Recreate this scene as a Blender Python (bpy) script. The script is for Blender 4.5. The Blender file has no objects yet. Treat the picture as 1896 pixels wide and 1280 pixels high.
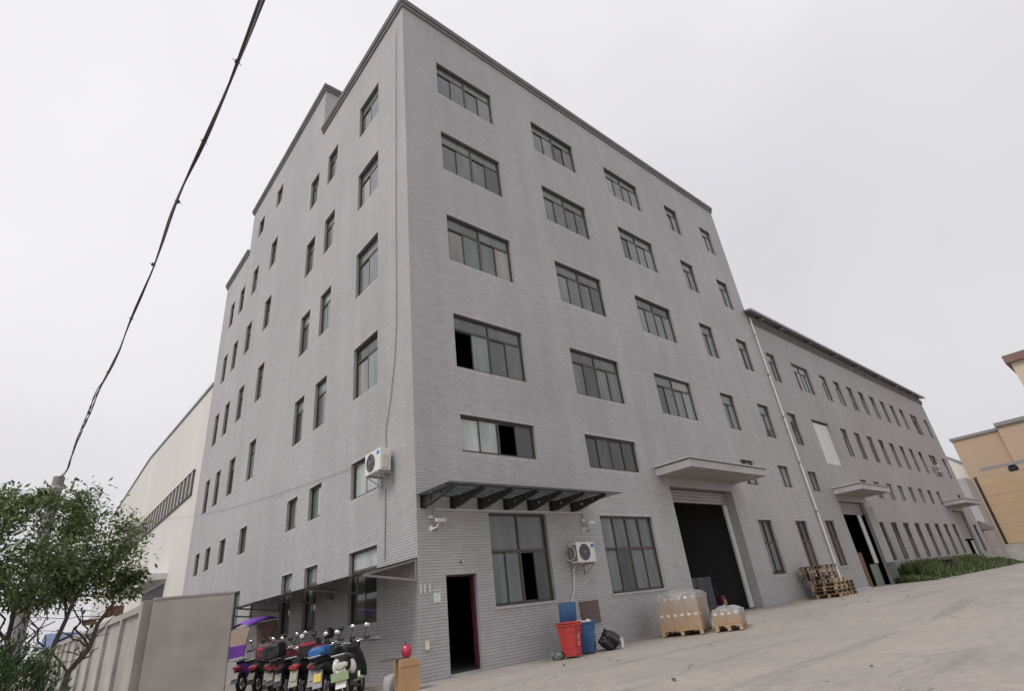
import bpy, math, random
import numpy as np
from mathutils import Vector, Matrix
random.seed(7)
rng = np.random.default_rng(11)
SC = bpy.context.scene
COL = SC.collection
R = math.radians

# ------------------------------------------------------------------ camera
cam = bpy.data.cameras.new('camera')
cam.sensor_fit = 'HORIZONTAL'; cam.sensor_width = 36.0
cam.lens = 996.101 / 1896 * 36.0
cam.clip_start = .05; cam.clip_end = 2000
camo = bpy.data.objects.new('camera', cam); COL.objects.link(camo)
RT = Vector((0.76339552, -0.63694751, -0.10735525))
DN = Vector((0.21056190, 0.40251561, -0.89086748))
FW = Vector((0.61064799, 0.65747932, 0.44139549))
CAMP = Vector((-6.907194, -11.434837, 1.12))
mw = Matrix.Identity(4)
for i, ax in enumerate((RT, -DN, -FW)):
    for k in range(3): mw[k][i] = ax[k]
mw.translation = CAMP
camo.matrix_world = mw
SC.camera = camo

def ray(u, v, ax, val):                       # pixel of the 1896 wide photo -> point on an axis plane
    d = RT * ((u - 948) / 996.101) + DN * ((v - 640) / 996.101) + FW
    t = (val - CAMP[ax]) / d[ax]
    return CAMP + d * t
def rayt(u, v, t):
    return CAMP + (RT * ((u - 948) / 996.101) + DN * ((v - 640) / 996.101) + FW) * t

# ------------------------------------------------------------------ world, sun, exposure
SUN_EL, SUN_AZ = R(52), Vector((-0.99, -0.10))
w = bpy.data.worlds.new('World'); SC.world = w; w.use_nodes = True
nt = w.node_tree; nt.nodes.clear()
def N(t, ty, **kw):
    n = t.nodes.new(ty)
    for k, v in kw.items(): setattr(n, k, v)
    return n
sky = N(nt, 'ShaderNodeTexSky'); sky.sky_type = 'NISHITA'; sky.sun_disc = False
sky.sun_elevation = SUN_EL; sky.sun_rotation = math.atan2(SUN_AZ.x, SUN_AZ.y)
sky.air_density = 1.0; sky.dust_density = 6.0
hs = N(nt, 'ShaderNodeHueSaturation'); hs.inputs['Saturation'].default_value = .12
nt.links.new(sky.outputs[0], hs.inputs['Color'])
tc = N(nt, 'ShaderNodeTexCoord')
nz = N(nt, 'ShaderNodeTexNoise'); nz.inputs['Scale'].default_value = 1.6; nz.inputs['Detail'].default_value = 4; nz.inputs['Roughness'].default_value = .45
nt.links.new(tc.outputs['Generated'], nz.inputs['Vector'])
cr = N(nt, 'ShaderNodeValToRGB')
cr.color_ramp.elements[0].position = .3; cr.color_ramp.elements[0].color = (.775, .762, .805, 1)
cr.color_ramp.elements[1].position = .7; cr.color_ramp.elements[1].color = (.92, .905, .94, 1)
nt.links.new(nz.outputs['Fac'], cr.inputs['Fac'])
ml = N(nt, 'ShaderNodeVectorMath', operation='SCALE'); ml.inputs['Scale'].default_value = 9.2
nt.links.new(cr.outputs[0], ml.inputs[0])
dp_ = N(nt, 'ShaderNodeVectorMath', operation='DOT_PRODUCT'); dp_.inputs[1].default_value = (SUN_AZ.x * math.cos(SUN_EL), SUN_AZ.y * math.cos(SUN_EL), math.sin(SUN_EL))
nt.links.new(tc.outputs['Generated'], dp_.inputs[0])
gm_ = N(nt, 'ShaderNodeMapRange'); gm_.inputs['From Min'].default_value = -1; gm_.inputs['From Max'].default_value = 1; gm_.inputs['To Min'].default_value = 8.3; gm_.inputs['To Max'].default_value = 11.9
nt.links.new(dp_.outputs['Value'], gm_.inputs['Value']); sz_ = N(nt, 'ShaderNodeSeparateXYZ'); nt.links.new(tc.outputs['Generated'], sz_.inputs[0])
zg_ = N(nt, 'ShaderNodeMapRange'); zg_.inputs['From Min'].default_value = 0; zg_.inputs['From Max'].default_value = .9; zg_.inputs['To Min'].default_value = .87; zg_.inputs['To Max'].default_value = 1.08
nt.links.new(sz_.outputs['Z'], zg_.inputs['Value']); zm_ = N(nt, 'ShaderNodeMath', operation='MULTIPLY'); nt.links.new(gm_.outputs[0], zm_.inputs[0]); nt.links.new(zg_.outputs[0], zm_.inputs[1])
nt.links.new(zm_.outputs[0], ml.inputs['Scale'])
mx = N(nt, 'ShaderNodeMix', data_type='RGBA'); mx.inputs['Factor'].default_value = .88
nt.links.new(hs.outputs[0], mx.inputs['A']); nt.links.new(ml.outputs[0], mx.inputs['B'])
bg = N(nt, 'ShaderNodeBackground'); bg.inputs['Strength'].default_value = .1
nt.links.new(mx.outputs['Result'], bg.inputs['Color'])
wo = N(nt, 'ShaderNodeOutputWorld'); nt.links.new(bg.outputs[0], wo.inputs['Surface'])

sl = bpy.data.lights.new('sun', 'SUN'); sl.energy = 1.5; sl.angle = R(20); sl.color = (1, .965, .93)
so = bpy.data.objects.new('sun', sl); COL.objects.link(so)
sd = Vector((SUN_AZ.x * math.cos(SUN_EL), SUN_AZ.y * math.cos(SUN_EL), math.sin(SUN_EL)))
so.rotation_euler = sd.to_track_quat('Z', 'Y').to_euler()
SC.view_settings.view_transform = 'Standard'; SC.view_settings.look = 'None'
SC.view_settings.exposure = 0.0; SC.view_settings.gamma = 1.0
SC.view_settings.use_curve_mapping = False

# ------------------------------------------------------------------ materials
def mat(name, c, rough=.7, var=.12, scale=6.0, bump=0.0, bscale=None, metal=0.0, spec=.5, tint=None, streak=False, coat=0.0):
    m = bpy.data.materials.new(name); m.use_nodes = True
    t = m.node_tree; b = t.nodes['Principled BSDF']
    b.inputs['Roughness'].default_value = rough; b.inputs['Metallic'].default_value = metal
    b.inputs['Specular IOR Level'].default_value = spec; b.inputs['Coat Weight'].default_value = coat
    c = tuple(c)
    if var > 0:
        g = N(t, 'ShaderNodeTexCoord'); n = N(t, 'ShaderNodeTexNoise')
        n.inputs['Scale'].default_value = scale; n.inputs['Detail'].default_value = 6; n.inputs['Roughness'].default_value = .6
        if streak:
            mp = N(t, 'ShaderNodeMapping'); mp.inputs['Scale'].default_value = (1, 1, .12)
            t.links.new(g.outputs['Object'], mp.inputs['Vector']); t.links.new(mp.outputs[0], n.inputs['Vector'])
        else: t.links.new(g.outputs['Object'], n.inputs['Vector'])
        r = N(t, 'ShaderNodeValToRGB'); e = r.color_ramp.elements
        tt = tint or c
        e[0].position = .28; e[1].position = .74
        e[0].color = tuple(max(0, x * (1 - var)) for x in tt) + (1,)
        e[1].color = tuple(min(1, x * (1 + var)) for x in c) + (1,)
        t.links.new(n.outputs['Fac'], r.inputs['Fac']); t.links.new(r.outputs[0], b.inputs['Base Color'])
        if bump:
            n2 = N(t, 'ShaderNodeTexNoise'); n2.inputs['Scale'].default_value = bscale or scale * 6; n2.inputs['Detail'].default_value = 5
            t.links.new(g.outputs['Object'], n2.inputs['Vector'])
            bp = N(t, 'ShaderNodeBump'); bp.inputs['Strength'].default_value = bump; bp.inputs['Distance'].default_value = .02
            t.links.new(n2.outputs['Fac'], bp.inputs['Height']); t.links.new(bp.outputs[0], b.inputs['Normal'])
    else:
        b.inputs['Base Color'].default_value = c + (1,)
    return m

def stain_nodes(t, base, coord, amount):
    """weather staining: long vertical streaks and broad cloudy patches multiplied over a colour"""
    mp = N(t, 'ShaderNodeMapping'); mp.inputs['Scale'].default_value = (1.4, 1.4, .07)
    t.links.new(coord, mp.inputs['Vector'])
    a = N(t, 'ShaderNodeTexNoise'); a.inputs['Scale'].default_value = 1.0; a.inputs['Detail'].default_value = 5; a.inputs['Roughness'].default_value = .65
    t.links.new(mp.outputs[0], a.inputs['Vector'])
    b = N(t, 'ShaderNodeTexNoise'); b.inputs['Scale'].default_value = .22; b.inputs['Detail'].default_value = 4
    t.links.new(coord, b.inputs['Vector'])
    s = N(t, 'ShaderNodeMath', operation='ADD'); t.links.new(a.outputs['Fac'], s.inputs[0]); t.links.new(b.outputs['Fac'], s.inputs[1])
    mr = N(t, 'ShaderNodeMapRange'); mr.inputs['From Min'].default_value = .7; mr.inputs['From Max'].default_value = 1.25
    mr.inputs['To Min'].default_value = 1 - amount; mr.inputs['To Max'].default_value = 1 + amount * .5
    t.links.new(s.outputs[0], mr.inputs['Value'])
    o = N(t, 'ShaderNodeVectorMath', operation='SCALE'); t.links.new(base, o.inputs[0]); t.links.new(mr.outputs[0], o.inputs['Scale'])
    return o.outputs[0]

TA, TB = (.405, .392, .396), (.45, .436, .44)
def tile_mat():
    m = bpy.data.materials.new('grey_tile'); m.use_nodes = True
    t = m.node_tree; b = t.nodes['Principled BSDF']; b.inputs['Roughness'].default_value = .52; b.inputs['Specular IOR Level'].default_value = .3
    g = N(t, 'ShaderNodeNewGeometry'); oi = N(t, 'ShaderNodeObjectInfo')
    ad = N(t, 'ShaderNodeMath', operation='ADD'); fr = N(t, 'ShaderNodeMath', operation='FRACT')
    t.links.new(g.outputs['Random Per Island'], ad.inputs[0]); t.links.new(oi.outputs['Random'], ad.inputs[1]); t.links.new(ad.outputs[0], fr.inputs[0])
    r = N(t, 'ShaderNodeValToRGB'); r.color_ramp.elements[0].color = TA + (1,); r.color_ramp.elements[1].color = TB + (1,)
    e = r.color_ramp.elements.new(.5); e.color = (.428, .413, .418, 1)
    t.links.new(fr.outputs[0], r.inputs['Fac'])
    t.links.new(stain_nodes(t, r.outputs[0], g.outputs['Position'], .13), b.inputs['Base Color'])
    return m
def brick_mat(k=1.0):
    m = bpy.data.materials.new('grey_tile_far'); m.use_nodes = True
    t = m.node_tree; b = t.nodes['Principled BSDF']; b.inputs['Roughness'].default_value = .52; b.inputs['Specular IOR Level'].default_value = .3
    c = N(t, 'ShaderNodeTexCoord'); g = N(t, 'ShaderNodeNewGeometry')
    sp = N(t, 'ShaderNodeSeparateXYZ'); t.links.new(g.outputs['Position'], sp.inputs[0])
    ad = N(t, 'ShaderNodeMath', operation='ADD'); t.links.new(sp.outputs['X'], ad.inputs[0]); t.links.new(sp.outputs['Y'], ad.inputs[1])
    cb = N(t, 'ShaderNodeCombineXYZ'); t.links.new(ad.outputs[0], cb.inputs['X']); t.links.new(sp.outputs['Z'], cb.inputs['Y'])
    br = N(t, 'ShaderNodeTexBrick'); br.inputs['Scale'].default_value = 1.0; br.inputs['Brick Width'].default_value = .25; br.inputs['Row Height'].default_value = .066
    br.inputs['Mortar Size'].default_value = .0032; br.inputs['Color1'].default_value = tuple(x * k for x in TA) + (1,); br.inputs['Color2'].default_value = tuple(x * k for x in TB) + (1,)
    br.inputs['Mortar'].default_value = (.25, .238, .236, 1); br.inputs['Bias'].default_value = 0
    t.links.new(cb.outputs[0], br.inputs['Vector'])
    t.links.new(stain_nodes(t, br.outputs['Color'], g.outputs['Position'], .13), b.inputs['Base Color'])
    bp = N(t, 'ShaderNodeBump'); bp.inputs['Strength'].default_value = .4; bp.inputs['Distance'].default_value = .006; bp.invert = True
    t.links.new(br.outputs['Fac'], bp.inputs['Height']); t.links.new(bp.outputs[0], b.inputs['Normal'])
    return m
def ground_mat():
    m = bpy.data.materials.new('yard_concrete'); m.use_nodes = True
    t = m.node_tree; b = t.nodes['Principled BSDF']; b.inputs['Roughness'].default_value = .85; b.inputs['Specular IOR Level'].default_value = .25
    g = N(t, 'ShaderNodeNewGeometry')
    def noise(s, d, ro=.6, ang=0, st=(1, 1, 1)):
        mp = N(t, 'ShaderNodeMapping'); mp.inputs['Scale'].default_value = st; mp.inputs['Rotation'].default_value = (0, 0, ang)
        n = N(t, 'ShaderNodeTexNoise'); n.inputs['Scale'].default_value = s; n.inputs['Detail'].default_value = d; n.inputs['Roughness'].default_value = ro
        t.links.new(g.outputs['Position'], mp.inputs['Vector']); t.links.new(mp.outputs[0], n.inputs['Vector']); return n
    a = noise(.32, 6, .62); r = N(t, 'ShaderNodeValToRGB')
    e = r.color_ramp.elements; e[0].position = .3; e[0].color = (.31, .28, .252, 1); e[1].position = .7; e[1].color = (.385, .347, .312, 1)
    t.links.new(a.outputs['Fac'], r.inputs['Fac'])
    def mul(col, fac, lo, hi, a0, a1):
        mr = N(t, 'ShaderNodeMapRange'); mr.inputs['From Min'].default_value = a0; mr.inputs['From Max'].default_value = a1
        mr.inputs['To Min'].default_value = lo; mr.inputs['To Max'].default_value = hi
        t.links.new(fac, mr.inputs['Value'])
        s = N(t, 'ShaderNodeVectorMath', operation='SCALE'); t.links.new(col, s.inputs[0]); t.links.new(mr.outputs[0], s.inputs['Scale']); return s.outputs[0]
    c = mul(r.outputs[0], noise(6, 8, .7).outputs['Fac'], .86, 1.1, .3, .7)
    c = mul(c, noise(60, 3, .7).outputs['Fac'], .86, 1.12, .3, .7)
    c = mul(c, noise(.9, 5, .6, R(18), (.18, 1.6, 1)).outputs['Fac'], 0.82, 1.0, .33, .45)      # tyre drag marks
    c = mul(c, noise(.75, 4, .75, R(-30), (.5, 1.3, 1)).outputs['Fac'], 1.0, .82, .63, .74)      # damp / oil spots
    v = N(t, 'ShaderNodeTexVoronoi'); v.feature = 'DISTANCE_TO_EDGE'; v.inputs['Scale'].default_value = .16
    wn = noise(1.2, 5); wm = N(t, 'ShaderNodeVectorMath', operation='MULTIPLY_ADD'); wm.inputs[1].default_value = (1.6, 1.6, 0)
    t.links.new(wn.outputs['Color'], wm.inputs[0]); t.links.new(g.outputs['Position'], wm.inputs[2]); t.links.new(wm.outputs[0], v.inputs['Vector'])
    c = mul(c, v.outputs['Distance'], .72, 1.0, .0, .005)
    c = mul(c, noise(2.6, 3, .5, 0, (1, 1.4, 1)).outputs['Fac'], 1.0, .62, .68, .71)
    c = mul(c, noise(14, 2, .5).outputs['Fac'], 1.0, .7, .70, .74)                                        # cracks
    t.links.new(c, b.inputs['Base Color'])
    bp = N(t, 'ShaderNodeBump'); bp.inputs['Strength'].default_value = .35; bp.inputs['Distance'].default_value = .01
    t.links.new(noise(35, 6, .7).outputs['Fac'], bp.inputs['Height']); t.links.new(bp.outputs[0], b.inputs['Normal'])
    return m
def glass_mat(name, c, rough=.06, spec=.6, var=.18):
    m = bpy.data.materials.new(name); m.use_nodes = True
    t = m.node_tree; b = t.nodes['Principled BSDF']; b.inputs['Roughness'].default_value = rough; b.inputs['Specular IOR Level'].default_value = spec
    oi = N(t, 'ShaderNodeObjectInfo'); mr = N(t, 'ShaderNodeMapRange'); mr.inputs['To Min'].default_value = 1 - var * 2; mr.inputs['To Max'].default_value = 1 + var
    t.links.new(oi.outputs['Random'], mr.inputs['Value'])
    g = N(t, 'ShaderNodeTexCoord'); n = N(t, 'ShaderNodeTexNoise'); n.inputs['Scale'].default_value = 2.2; n.inputs['Detail'].default_value = 3
    mp = N(t, 'ShaderNodeMapping'); mp.inputs['Scale'].default_value = (1.5, 1, .3)
    ad = N(t, 'ShaderNodeVectorMath', operation='ADD'); t.links.new(g.outputs['Object'], ad.inputs[0]); t.links.new(oi.outputs['Location'], ad.inputs[1])
    t.links.new(ad.outputs[0], mp.inputs['Vector']); t.links.new(mp.outputs[0], n.inputs['Vector'])
    m2 = N(t, 'ShaderNodeMapRange'); m2.inputs['From Min'].default_value = .3; m2.inputs['From Max'].default_value = .7; m2.inputs['To Min'].default_value = .75; m2.inputs['To Max'].default_value = 1.2
    t.links.new(n.outputs['Fac'], m2.inputs['Value'])
    mu = N(t, 'ShaderNodeMath', operation='MULTIPLY'); t.links.new(mr.outputs[0], mu.inputs[0]); t.links.new(m2.outputs[0], mu.inputs[1])
    s = N(t, 'ShaderNodeVectorMath', operation='SCALE'); s.inputs[0].default_value = c; t.links.new(mu.outputs[0], s.inputs['Scale'])
    t.links.new(s.outputs[0], b.inputs['Base Color'])
    return m
def film_mat():
    m = bpy.data.materials.new('stretch_film'); m.use_nodes = True; t = m.node_tree
    b = t.nodes['Principled BSDF']; b.inputs['Base Color'].default_value = (.55, .55, .55, 1); b.inputs['Roughness'].default_value = .22
    tr = N(t, 'ShaderNodeBsdfTransparent'); mxs = N(t, 'ShaderNodeMixShader')
    g = N(t, 'ShaderNodeTexCoord'); n = N(t, 'ShaderNodeTexNoise'); n.inputs['Scale'].default_value = 3.2; n.inputs['Detail'].default_value = 5; n.inputs['Distortion'].default_value = .7
    mp = N(t, 'ShaderNodeMapping'); mp.inputs['Scale'].default_value = (1.6, 1.6, .8); mp.inputs['Rotation'].default_value = (.3, .4, 0)
    t.links.new(g.outputs['Object'], mp.inputs['Vector']); t.links.new(mp.outputs[0], n.inputs['Vector'])
    mr = N(t, 'ShaderNodeMapRange'); mr.inputs['From Min'].default_value = .3; mr.inputs['From Max'].default_value = .75; mr.inputs['To Min'].default_value = -.06; mr.inputs['To Max'].default_value = .14
    t.links.new(n.outputs['Fac'], mr.inputs['Value'])
    sx = N(t, 'ShaderNodeSeparateXYZ'); t.links.new(g.outputs['Generated'], sx.inputs[0]); mz = N(t, 'ShaderNodeMapRange'); mz.inputs['From Min'].default_value = .3; mz.inputs['From Max'].default_value = .8; mz.inputs['To Min'].default_value = .14; mz.inputs['To Max'].default_value = .42
    t.links.new(sx.outputs['Z'], mz.inputs['Value']); am = N(t, 'ShaderNodeMath', operation='ADD'); t.links.new(mz.outputs[0], am.inputs[0]); t.links.new(mr.outputs[0], am.inputs[1]); t.links.new(am.outputs[0], mxs.inputs[0])
    t.links.new(tr.outputs[0], mxs.inputs[1]); t.links.new(b.outputs[0], mxs.inputs[2])
    bp = N(t, 'ShaderNodeBump'); bp.inputs['Strength'].default_value = .8; bp.inputs['Distance'].default_value = .03
    t.links.new(n.outputs['Fac'], bp.inputs['Height']); t.links.new(bp.outputs[0], b.inputs['Normal'])
    t.links.new(mxs.outputs[0], t.nodes['Material Output'].inputs['Surface']); return m
def roof_glass_mat():
    m = bpy.data.materials.new('roof_glass'); m.use_nodes = True; t = m.node_tree; b = t.nodes['Principled BSDF']
    b.inputs['Base Color'].default_value = (.12, .13, .13, 1); b.inputs['Roughness'].default_value = .08
    tr = N(t, 'ShaderNodeBsdfTransparent'); tr.inputs[0].default_value = (.72, .76, .75, 1); x = N(t, 'ShaderNodeMixShader'); x.inputs[0].default_value = .42
    t.links.new(tr.outputs[0], x.inputs[1]); t.links.new(b.outputs[0], x.inputs[2]); t.links.new(x.outputs[0], t.nodes['Material Output'].inputs['Surface']); return m
def leaf_mat(name, c1, c2):
    m = bpy.data.materials.new(name); m.use_nodes = True; t = m.node_tree; b = t.nodes['Principled BSDF']
    b.inputs['Roughness'].default_value = .5; g = N(t, 'ShaderNodeNewGeometry'); r = N(t, 'ShaderNodeValToRGB')
    r.color_ramp.elements[0].color = c1 + (1,); r.color_ramp.elements[1].color = c2 + (1,)
    t.links.new(g.outputs['Random Per Island'], r.inputs['Fac']); t.links.new(r.outputs[0], b.inputs['Base Color'])
    tl = N(t, 'ShaderNodeBsdfTranslucent'); t.links.new(r.outputs[0], tl.inputs[0]); mxs = N(t, 'ShaderNodeMixShader'); mxs.inputs[0].default_value = .3
    t.links.new(b.outputs[0], mxs.inputs[1]); t.links.new(tl.outputs[0], mxs.inputs[2]); t.links.new(mxs.outputs[0], t.nodes['Material Output'].inputs['Surface'])
    return m
M = dict(
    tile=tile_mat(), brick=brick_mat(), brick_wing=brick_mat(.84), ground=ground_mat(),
    grout=mat('tile_grout', (.19, .18, .176), .9, .1, 3),
    cornice=mat('cornice_paint', (.19, .185, .19), .7, .18, 1.2, streak=True),
    coping=mat('coping_cement', (.42, .41, .41), .8, .15, 2),
    frame=mat('bronze_aluminium', (.075, .066, .052), .4, .2, 3, metal=.3),
    glass=glass_mat('grey_glass', (.135, .145, .145)), glass_dark=glass_mat('dark_glass', (.055, .06, .06)),
    glass_green=glass_mat('green_glass', (.17, .21, .20)), blind=glass_mat('blind_glass', (.25, .255, .245), .1, .5, .1), curtain=glass_mat('curtained_glass', (.42, .46, .44), .12, .5, .06),
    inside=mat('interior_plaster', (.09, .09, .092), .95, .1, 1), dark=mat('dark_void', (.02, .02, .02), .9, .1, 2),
    steel_dark=mat('dark_brown_steel', (.028, .024, .024), .45, .2, 4), steel_white=mat('white_painted_steel', (.62, .62, .6), .5, .12, 3, streak=True),
    white=mat('white_plastic', (.68, .67, .63), .45, .06, 4), beige=mat('beige_plastic', (.55, .52, .45), .5, .1, 3),
    black=mat('black_plastic', (.018, .018, .02), .4, .15, 8), rubber=mat('rubber', (.02, .02, .02), .85, .2, 12),
    chrome=mat('chrome', (.65, .65, .66), .2, .05, 5, metal=1.0), alu=mat('aluminium', (.45, .45, .46), .42, .1, 6, metal=.8),
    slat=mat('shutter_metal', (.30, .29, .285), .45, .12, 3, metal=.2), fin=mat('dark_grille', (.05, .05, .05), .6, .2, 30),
    concrete=mat('fence_concrete', (.39, .368, .33), .9, .14, 1.1, .3, 40, tint=(.34, .322, .29)),
    concrete2=mat('cement_render', (.36, .345, .32), .9, .2, 1.6, .25, 30),
    ware=mat('cream_cladding', (.60, .585, .535), .6, .07, .25, streak=True),
    tan=mat('tan_cladding', (.42, .30, .185), .8, .12, .4, streak=True), tan2=mat('tan_render', (.43, .32, .225), .85, .1, .3, streak=True),
    cream=mat('cream_render', (.55, .46, .34), .85, .1, .4), roof_brown=mat('brown_roof_edge', (.2, .12, .11), .8, .12, 1), maroon=mat('maroon_tile', (.14, .06, .06), .7, .15, 2),
    wood=mat('pallet_wood', (.44, .315, .19), .8, .32, 2.5, .2, 50), wood_old=mat('old_pallet_wood', (.2, .15, .1), .85, .35, 2.5, .2, 50),
    card=mat('cardboard', (.40, .25, .13), .85, .12, 4), card2=mat('grey_cardboard', (.36, .29, .24), .8, .12, 4),
    paper=mat('paper_label', (.75, .74, .7), .7, .06, 9), film=film_mat(), roof_glass=roof_glass_mat(),
    red_bin=mat('red_bin_plastic', (.47, .045, .042), .5, .22, 7), blue_bin=mat('blue_bin_plastic', (.04, .12, .26), .5, .25, 7),
    bag=mat('black_bag_film', (.012, .012, .013), .25, .2, 8, .5, 25), board=mat('brown_board', (.13, .095, .085), .7, .2, 4, streak=True),
    bark=mat('bark', (.075, .06, .048), .9, .3, 10, .5, 40),
    leaf=leaf_mat('leaf', (.055, .09, .034), (.21, .265, .10)), conifer=leaf_mat('conifer_leaf', (.02, .045, .018), (.075, .115, .04)),
    grass=leaf_mat('weed_leaf', (.045, .065, .025), (.15, .18, .07)),
    pole=mat('pole_concrete', (.25, .24, .23), .9, .15, 3), wire=mat('wire_black', (.05, .05, .054), .6, .1, 5),
    greywire=mat('wire_grey', (.3, .3, .3), .6, .1, 5),
    darkgreen=mat('dark_green_paint', (.03, .06, .045), .35, .15, 6, coat=.3), crate=mat('crate_plastic', (.1, .1, .108), .5, .15, 4), shed=mat('shed_sheet', (.05, .05, .052), .5, .2, 2), doorred=mat('door_maroon', (.10, .022, .03), .5, .15, 4),
    brown=mat('brown_panel', (.16, .085, .05), .6, .15, 2), blue_roof=mat('blue_roof', (.12, .16, .30), .6, .1, 1),
    yellow=mat('yellow_plastic', (.62, .55, .28), .5, .1, 5), red=mat('red_lens', (.33, .02, .03), .2, .15, 12, coat=.5),
    pink=mat('crimson_gloss', (.42, .02, .06), .25, .2, 9, coat=.5), purple=mat('purple_fabric', (.20, .07, .42), .6, .12, 6),
    clear=glass_mat('hazy_plastic', (.27, .2, .155), .55, .2, .05), blue=mat('blue_gloss', (.03, .13, .36), .3, .1, 6),
    green=mat('pale_green_paint', (.30, .38, .22), .45, .15, 6), grey=mat('grey_paint', (.22, .22, .23), .4, .12, 6),
    maroonp=mat('maroon_paint', (.11, .02, .03), .3, .15, 6, coat=.4), platey=mat('yellow_plate', (.6, .42, .06), .5, .1, 14), plateb=mat('pale_plate', (.34, .32, .26), .5, .25, 22),
    seat=mat('seat_vinyl', (.022, .022, .024), .5, .1, 10), sign=mat('notice_print', (.62, .68, .62), .6, .25, 38), bluesign=mat('blue_sticker', (.02, .14, .5), .4, .05, 9),
    greenpanel=mat('grey_green_sheet', (.2, .23, .2), .6, .2, 2))

# ------------------------------------------------------------------ mesh helpers
class MB:
    def __init__(s): s.v = []; s.f = []
    def add(s, vs, fs):
        o = len(s.v); s.v += [tuple(p) for p in vs]; s.f += [tuple(i + o for i in f) for f in fs]; return s
    def box(s, x0, y0, z0, x1, y1, z1):
        return s.add([(x0, y0, z0), (x1, y0, z0), (x1, y1, z0), (x0, y1, z0), (x0, y0, z1), (x1, y0, z1), (x1, y1, z1), (x0, y1, z1)],
                     [(0, 3, 2, 1), (4, 5, 6, 7), (0, 1, 5, 4), (1, 2, 6, 5), (2, 3, 7, 6), (3, 0, 4, 7)])
    def obox(s, c, size, rot=None):
        h = [x / 2 for x in size]; rot = rot or Matrix.Identity(3); c = Vector(c)
        vs = [c + rot @ Vector((a * h[0], b * h[1], d * h[2])) for d in (-1, 1) for a, b in ((-1, -1), (1, -1), (1, 1), (-1, 1))]
        return s.add(vs, [(0, 3, 2, 1), (4, 5, 6, 7), (0, 1, 5, 4), (1, 2, 6, 5), (2, 3, 7, 6), (3, 0, 4, 7)])
    def tube(s, pts, r, n=8, cap=True):
        pts = [Vector(p) for p in pts]; rs = r if isinstance(r, (list, tuple)) else [r] * len(pts); o = len(s.v); prev = None
        for i, p in enumerate(pts):
            d = (pts[min(i + 1, len(pts) - 1)] - pts[max(i - 1, 0)]).normalized()
            if prev is None:
                a = d.orthogonal().normalized()
            else:
                a = (prev - d * prev.dot(d)); a = a.normalized() if a.length > 1e-6 else d.orthogonal().normalized()
            prev = a; b = d.cross(a)
            for k in range(n):
                t = 2 * math.pi * k / n; s.v.append(tuple(p + (a * math.cos(t) + b * math.sin(t)) * rs[i]))
        for i in range(len(pts) - 1):
            for k in range(n):
                k2 = (k + 1) % n; s.f.append((o + i * n + k, o + i * n + k2, o + (i + 1) * n + k2, o + (i + 1) * n + k))
        if cap:
            s.f.append(tuple(o + k for k in range(n))[::-1]); s.f.append(tuple(o + (len(pts) - 1) * n + k for k in range(n)))
        return s
    def prism(s, poly, a, b, axis):
        """poly (2D) in the two other axes, extruded along axis from a to b"""
        def P(q, t):
            return {'x': (t, q[0], q[1]), 'y': (q[0], t, q[1]), 'z': (q[0], q[1], t)}[axis]
        n = len(poly); vs = [P(q, a) for q in poly] + [P(q, b) for q in poly]
        fs = [tuple(range(n))[::-1], tuple(range(n, 2 * n))] + [(i, (i + 1) % n, n + (i + 1) % n, n + i) for i in range(n)]
        return s.add(vs, fs)
    def loft(s, secs, n=12, p=2.6):
        """rings at x with centre z, half width, half height -> rounded body along x"""
        o = len(s.v)
        for (x, zc, hw, hh) in secs:
            for k in range(n):
                t = 2 * math.pi * k / n; c, d = math.cos(t), math.sin(t)
                s.v.append((x, hw * math.copysign(abs(c) ** (2 / p), c), zc + hh * math.copysign(abs(d) ** (2 / p), d)))
        for i in range(len(secs) - 1):
            for k in range(n):
                k2 = (k + 1) % n; s.f.append((o + i * n + k, o + i * n + k2, o + (i + 1) * n + k2, o + (i + 1) * n + k))
        s.f.append(tuple(o + k for k in range(n))[::-1]); s.f.append(tuple(o + (len(secs) - 1) * n + k for k in range(n))); return s
    def ball(s, c, r, nu=12, nv=8, top=1.0, bot=-1.0):
        r = (r,) * 3 if not isinstance(r, (tuple, list)) else r; o = len(s.v); c = Vector(c)
        t0, t1 = math.asin(bot), math.asin(top)
        for j in range(nv + 1):
            t = t0 + (t1 - t0) * j / nv
            for k in range(nu):
                a = 2 * math.pi * k / nu; s.v.append((c.x + r[0] * math.cos(t) * math.cos(a), c.y + r[1] * math.cos(t) * math.sin(a), c.z + r[2] * math.sin(t)))
        for j in range(nv):
            for k in range(nu):
                k2 = (k + 1) % nu; s.f.append((o + j * nu + k, o + j * nu + k2, o + (j + 1) * nu + k2, o + (j + 1) * nu + k))
        s.f.append(tuple(o + k for k in range(nu))[::-1]); s.f.append(tuple(o + nv * nu + k for k in range(nu)))
        return s
    def ring(s, c, R0, r, axis='y', n=20, m=8, a0=0, a1=2 * math.pi):
        full = abs(a1 - a0 - 2 * math.pi) < 1e-6; o = len(s.v); cnt = n if full else n + 1
        for i in range(cnt):
            a = a0 + (a1 - a0) * i / n
            for k in range(m):
                t = 2 * math.pi * k / m; q = R0 + r * math.cos(t); h = r * math.sin(t)
                p = {'y': (q * math.cos(a), h, q * math.sin(a)), 'z': (q * math.cos(a), q * math.sin(a), h), 'x': (h, q * math.cos(a), q * math.sin(a))}[axis]
                s.v.append((c[0] + p[0], c[1] + p[1], c[2] + p[2]))
        for i in range(n):
            i2 = (i + 1) % cnt
            for k in range(m):
                k2 = (k + 1) % m; s.f.append((o + i * m + k, o + i * m + k2, o + i2 * m + k2, o + i2 * m + k))
        return s
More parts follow.
